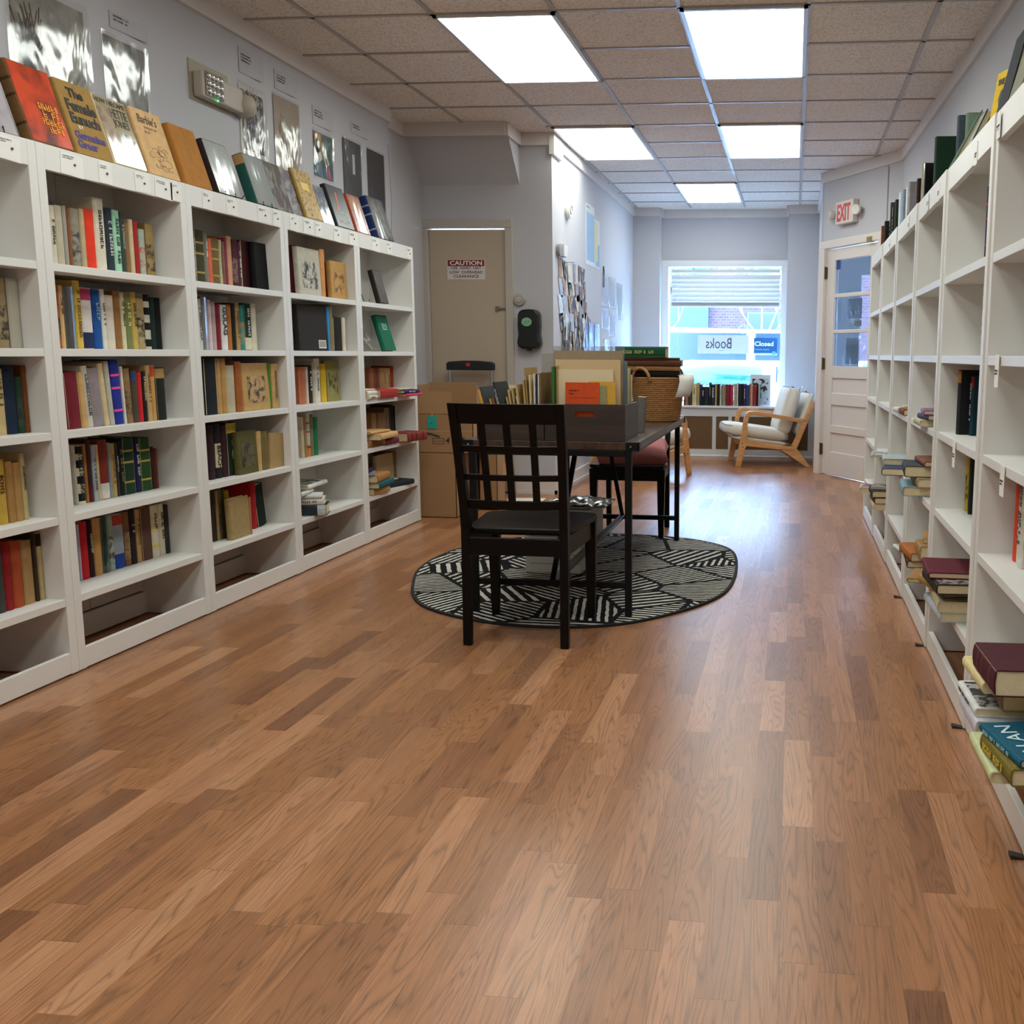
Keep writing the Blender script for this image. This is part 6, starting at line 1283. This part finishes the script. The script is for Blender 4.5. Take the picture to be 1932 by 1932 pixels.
for k, (y0, y1, z0, z1, lb) in enumerate(((4.127, 4.354, 2.40, 2.465, 'wide paper note above the tall dark lithograph'), (5.12, 5.34, 2.484, 2.604, 'curling paper note above the moon woodcut'), (5.478, 5.705, 2.493, 2.592, 'paper note above the beige etching'), (5.908, 6.141, 2.405, 2.51, 'paper note above the colourful poster'), (6.433, 6.665, 2.463, 2.53, 'small paper note above the two black prints'))):
    t = thing('paper_note', uniq(lb), 'note', (LWX, y0, z0), 0, 'typed notes on the left wall'); w = y1-y0; h = z1-z0
    MB().sweep([[(.001+.012*(u**3), u*w, 0), (.002+.012*(u**3), u*w, 0), (.002+.018*(u**3), u*w, h), (.001+.018*(u**3), u*w, h)] for u in (0, .3, .6, .8, 1)]).build('paper', mat('b4b3b8', .8), t)
    marks('typed_lines', mat('55555c'), t, T(.0045, .02, h*.72) @ Rz(PI/2) @ Rx(PI/2), w*.6, .0075, 3 if h > .08 else 2, 1.9, r=random.Random(k+20))
el = thing('emergency_light', 'beige emergency light with a round lens cluster and green indicator', 'emergency light', (LWX, 4.86, 2.33))
EB = mat('b5aa9c', .5); bx('wall_plate', mat('a89c88', .6), .0, .004, -.19, .14, -.08, .1, el); bx('housing', EB, .004, .055, -.17, .19, -.065, .05, el, .01)
bx('lens_panel', mat('8f8b84', .15, metal=.4), .055, .062, -.15, .0, -.055, .055, el, .012)
for i in range(4):
    for j in range(3): MB().lathe([(0, .004), (.008, .006), (.015, .0), (.016, -.004), (0, -.004)], 14, T(.066, -.128+.035*i, -.034+.034*j) @ Ry(PI/2)).build('lens', mat('cfcfca', .08, metal=.7), el, smooth=True)
MB().lathe([(0, .003), (.004, .001), (.004, -.004), (0, -.004)], 10, T(.064, -.06, -.062) @ Ry(PI/2)).build('indicator', emis('30ff60', 3, 'green_led'), el)
MB().lathe([(0, 0), (.055, 0), (.06, .03), (.045, .075), (0, .09)], 24, T(.0, .0, 0) @ Ry(PI/2)).build('spot_lamp', EB, el, smooth=True).location = (.002, .225, -.02)
cb_ = thing('wire', 'thin cable hanging on the wall after the last black print', 'cable', (LWX+.004, 7.02, 2.2)); MB().tube([(0, 0, .3), (.004, .012, .1), (.004, .02, -.1), (0, .0, -.35)], .0018, 5).build('cable', mat('8a8a8e'), cb_)

# ------------------------------------------------------------------ things on the far left wall
FX = -1.849; FG = 'clippings pinned to the bright far wall'
t = thing('smoke_detector', 'round white smoke detector high on the bright far wall', 'smoke detector', (FX, 8.385, 2.25)); MB().lathe([(0, 0), (.075, 0), (.075, .018), (.062, .034), (0, .038)], 28, Ry(PI/2)).build('cover', mat('d8dad6', .4), t, smooth=False); MB().lathe([(.03, .036), (.034, .042), (.038, .036)], 20, Ry(PI/2)).build('vent_ring', mat('9a9c9a'), t)
t = thing('door_chime', 'round grey speaker with white box near the wall corner', 'speaker', (FX, 8.03, 1.9)); MB().lathe([(0, 0), (.045, 0), (.05, .03), (0, .035)], 22, Ry(PI/2)).build('speaker_face', mat('8e8c88', .5), t); bx('box', mat('d0d2d2', .5), 0, .04, .07, .2, -.04, .05, t)
t = thing('map_poster', 'blue and yellow map poster high on the bright far wall', 'poster', (FX, 9.45, 2.15))
bx('poster_sheet', mat('d2d6d8', .5), 0, .002, -.31, .10, -.26, .27, t); bx('sea', mat('8fb2d2', .5), .0022, .003, -.27, .09, -.22, .20, t); bx('land', mat('d2cb94', .5), .0022, .0032, .09, .25, -.2, .16, t); bx('sea', mat('7fa6cc', .5), .0022, .003, .16, .34, -.24, -.04, t); bx('poster_sheet', mat('cdd2d6', .5), 0, .0021, .085, .35, -.26, .18, t)
text('MAP', 'heading', INK, t, T(0, 0, 0), .1) if False else marks('heading', mat('5c6068'), t, T(.003, -.26, .235) @ Rz(PI/2) @ Rx(PI/2), .25, .014, 1, r=random.Random(4))
t = thing('hanging_loop', 'thin dark loop hanging beside the map poster', 'loop', (FX+.004, 10.0, 1.84)); MB().tube([(0, .03*math.cos(a), .0+.10*math.sin(a)) for a in [2*PI*i/16 for i in range(17)]], .004, 5).build('loop', mat('4c4440'), t)
for k, (y0, y1, z0, z1, hx, lb) in enumerate(((9.89, 10.24, 1.565, 1.86, 'b6b4c4', 'lilac grey print in sleeve, left of the upper trio'), (10.30, 10.66, 1.56, 1.86, 'a4b2c6', 'blue grey print with dark edge, middle of the upper trio'), (10.75, 11.1, 1.47, 1.83, 'a9d0c8', 'pale green print, right of the upper trio'),
        (9.90, 10.23, 1.345, 1.545, 'a8b6cc', 'blue print in sleeve, lower left'), (10.29, 10.62, 1.28, 1.53, 'b2bcd0', 'framed pale print, lower middle'), (10.0, 10.3, 1.02, 1.24, '9aaabf', 'dark edged print lowest at the left'), (10.42, 10.7, 1.0, 1.23, 'b0bcd0', 'pale framed print lowest at the right'))):
    t = thing('wall_print', uniq(lb+', bright far wall'), 'print', (FX, (y0+y1)/2, (z0+z1)/2), 0, 'sleeved prints on the bright far wall'); w = (y1-y0)/2; h = (z1-z0)/2
    bx('sheet', mat('d5dbe0', .4), 0, .002, -w, w, -h, h, t); bx('image', pic(hx, 'c2cad4', 8, k, (1, 1, .4), .3, .3), .002, .003, -w*.8, w*.8, -h*.85, h*.85, t); MB().box(.005, .0055, -w*1.05, w*1.05, -h*1.03, h*1.03).build('clear_sleeve', film(.8, .1, .5, 6), t)
r = random.Random(12)
words_c = ['tan', 'grey', 'white', 'black', 'brown', 'pale blue', 'cream', 'dark']
hexs = ['a8845a', '8f8f92', 'd2d6da', '24262a', '7a5236', '9eb2c8', 'cfc4a8', '3c3230']
st_ = thing('clip_string', 'thin string across the top of the pinned clippings', 'string', (FX+.006, 8.1, 1.84)); MB().tube([(0, 0, 0), (0, .25, -.005), (0, .55, .02)], .0025, 5).build('string', mat('6e6c6a'), st_)
cl_rows = [[8.12, 8.28, 8.42, 8.66, 8.86, 9.0], [8.14, 8.24, 8.45, 8.58, 8.72, 8.9, 9.06], [8.12, 8.26, 8.46, 8.6, 8.74, 8.9, 9.1], [8.14, 8.34, 8.5, 8.68, 8.82, 8.98, 9.12, 9.26]]
zt = [1.84, 1.70, 1.58, 1.44]
shp = ['leaning', 'narrow', 'torn', 'folded', 'curved', 'slanted', 'long', 'short']
for ri, row in enumerate(cl_rows):
    for k, y in enumerate(row):
        ci = (k*3+ri*5) % 8
        w = r.uniform(.09, .2); h = r.uniform(.1, .18)
        t = thing('clipping', uniq('%s %s clipping, %s in %s row of clippings, bright far wall' % (shp[(k+ri) % 8], words_c[ci], NTH[k] if k < 7 else 'last', ('top', 'second', 'third', 'lowest')[ri])), 'clipping', (FX+.001, y, zt[ri]+r.uniform(-.03, .02)), 0, FG)
        a = r.uniform(-.25, .25)
        p = [(-w*.5, 0), (w*.5, r.uniform(-.02, .02)), (w*r.uniform(.2, .6), -h), (-w*r.uniform(.0, .5), -h*r.uniform(.8, 1.1))]
        MB().sweep([[(.002+.02*abs(q), p0[0], p0[1]) for q in (0, .08)] for p0 in p]).build('scrap', mat(hexs[ci], .7), t) if False else MB().prism(p, .001+.002*(k % 3), .003+.002*(k % 3), 'x', Rx(a)).build('scrap', pic(hexs[ci], hexs[(ci+3) % 8], 14, k+ri, (1, 1, 1), .6, .1, .6), t)
for k, y in enumerate((8.2, 8.32, 8.46, 8.6, 8.74, 8.88)):
    t = thing('leaf_bundle', uniq('bundle of %s brown and white strips, %s from the corner, low on the wall' % (('dark', 'curly', 'dense', 'ragged', 'thin', 'short')[k], NTH[k])), 'bundle', (FX+.01, y, 1.36), 0, 'strip bundles low on the bright far wall')
    for j in range(7):
        a = r.uniform(-.7, .7); x = r.uniform(-.05, .05); zz = r.uniform(-.22, 0)
        MB().box(0, .003, -.017, .017, -.11, .04, T(.004*j, x, zz) @ Rx(a)).build('strip', mat(('3a2a22', 'd0d2d2', '5c4030', 'b8a890', '2a2422')[(j+k) % 5], .6), t)
t = thing('plastic_folder', 'large clear plastic sleeves hanging low on the bright far wall', 'sleeve', (FX, 9.3, 1.24))
for k, y in enumerate((-.2, .04, .28)): MB().box(.004+.006*k, .006+.006*k, y-.12, y+.12, -.2, .14).build('clear_sleeve', film(.6, .2, .6, 5, 'dfe8f4'), t); bx('insert', mat('c2cede', .5), .001, .003, y-.1, y+.1, -.18, .1, t)
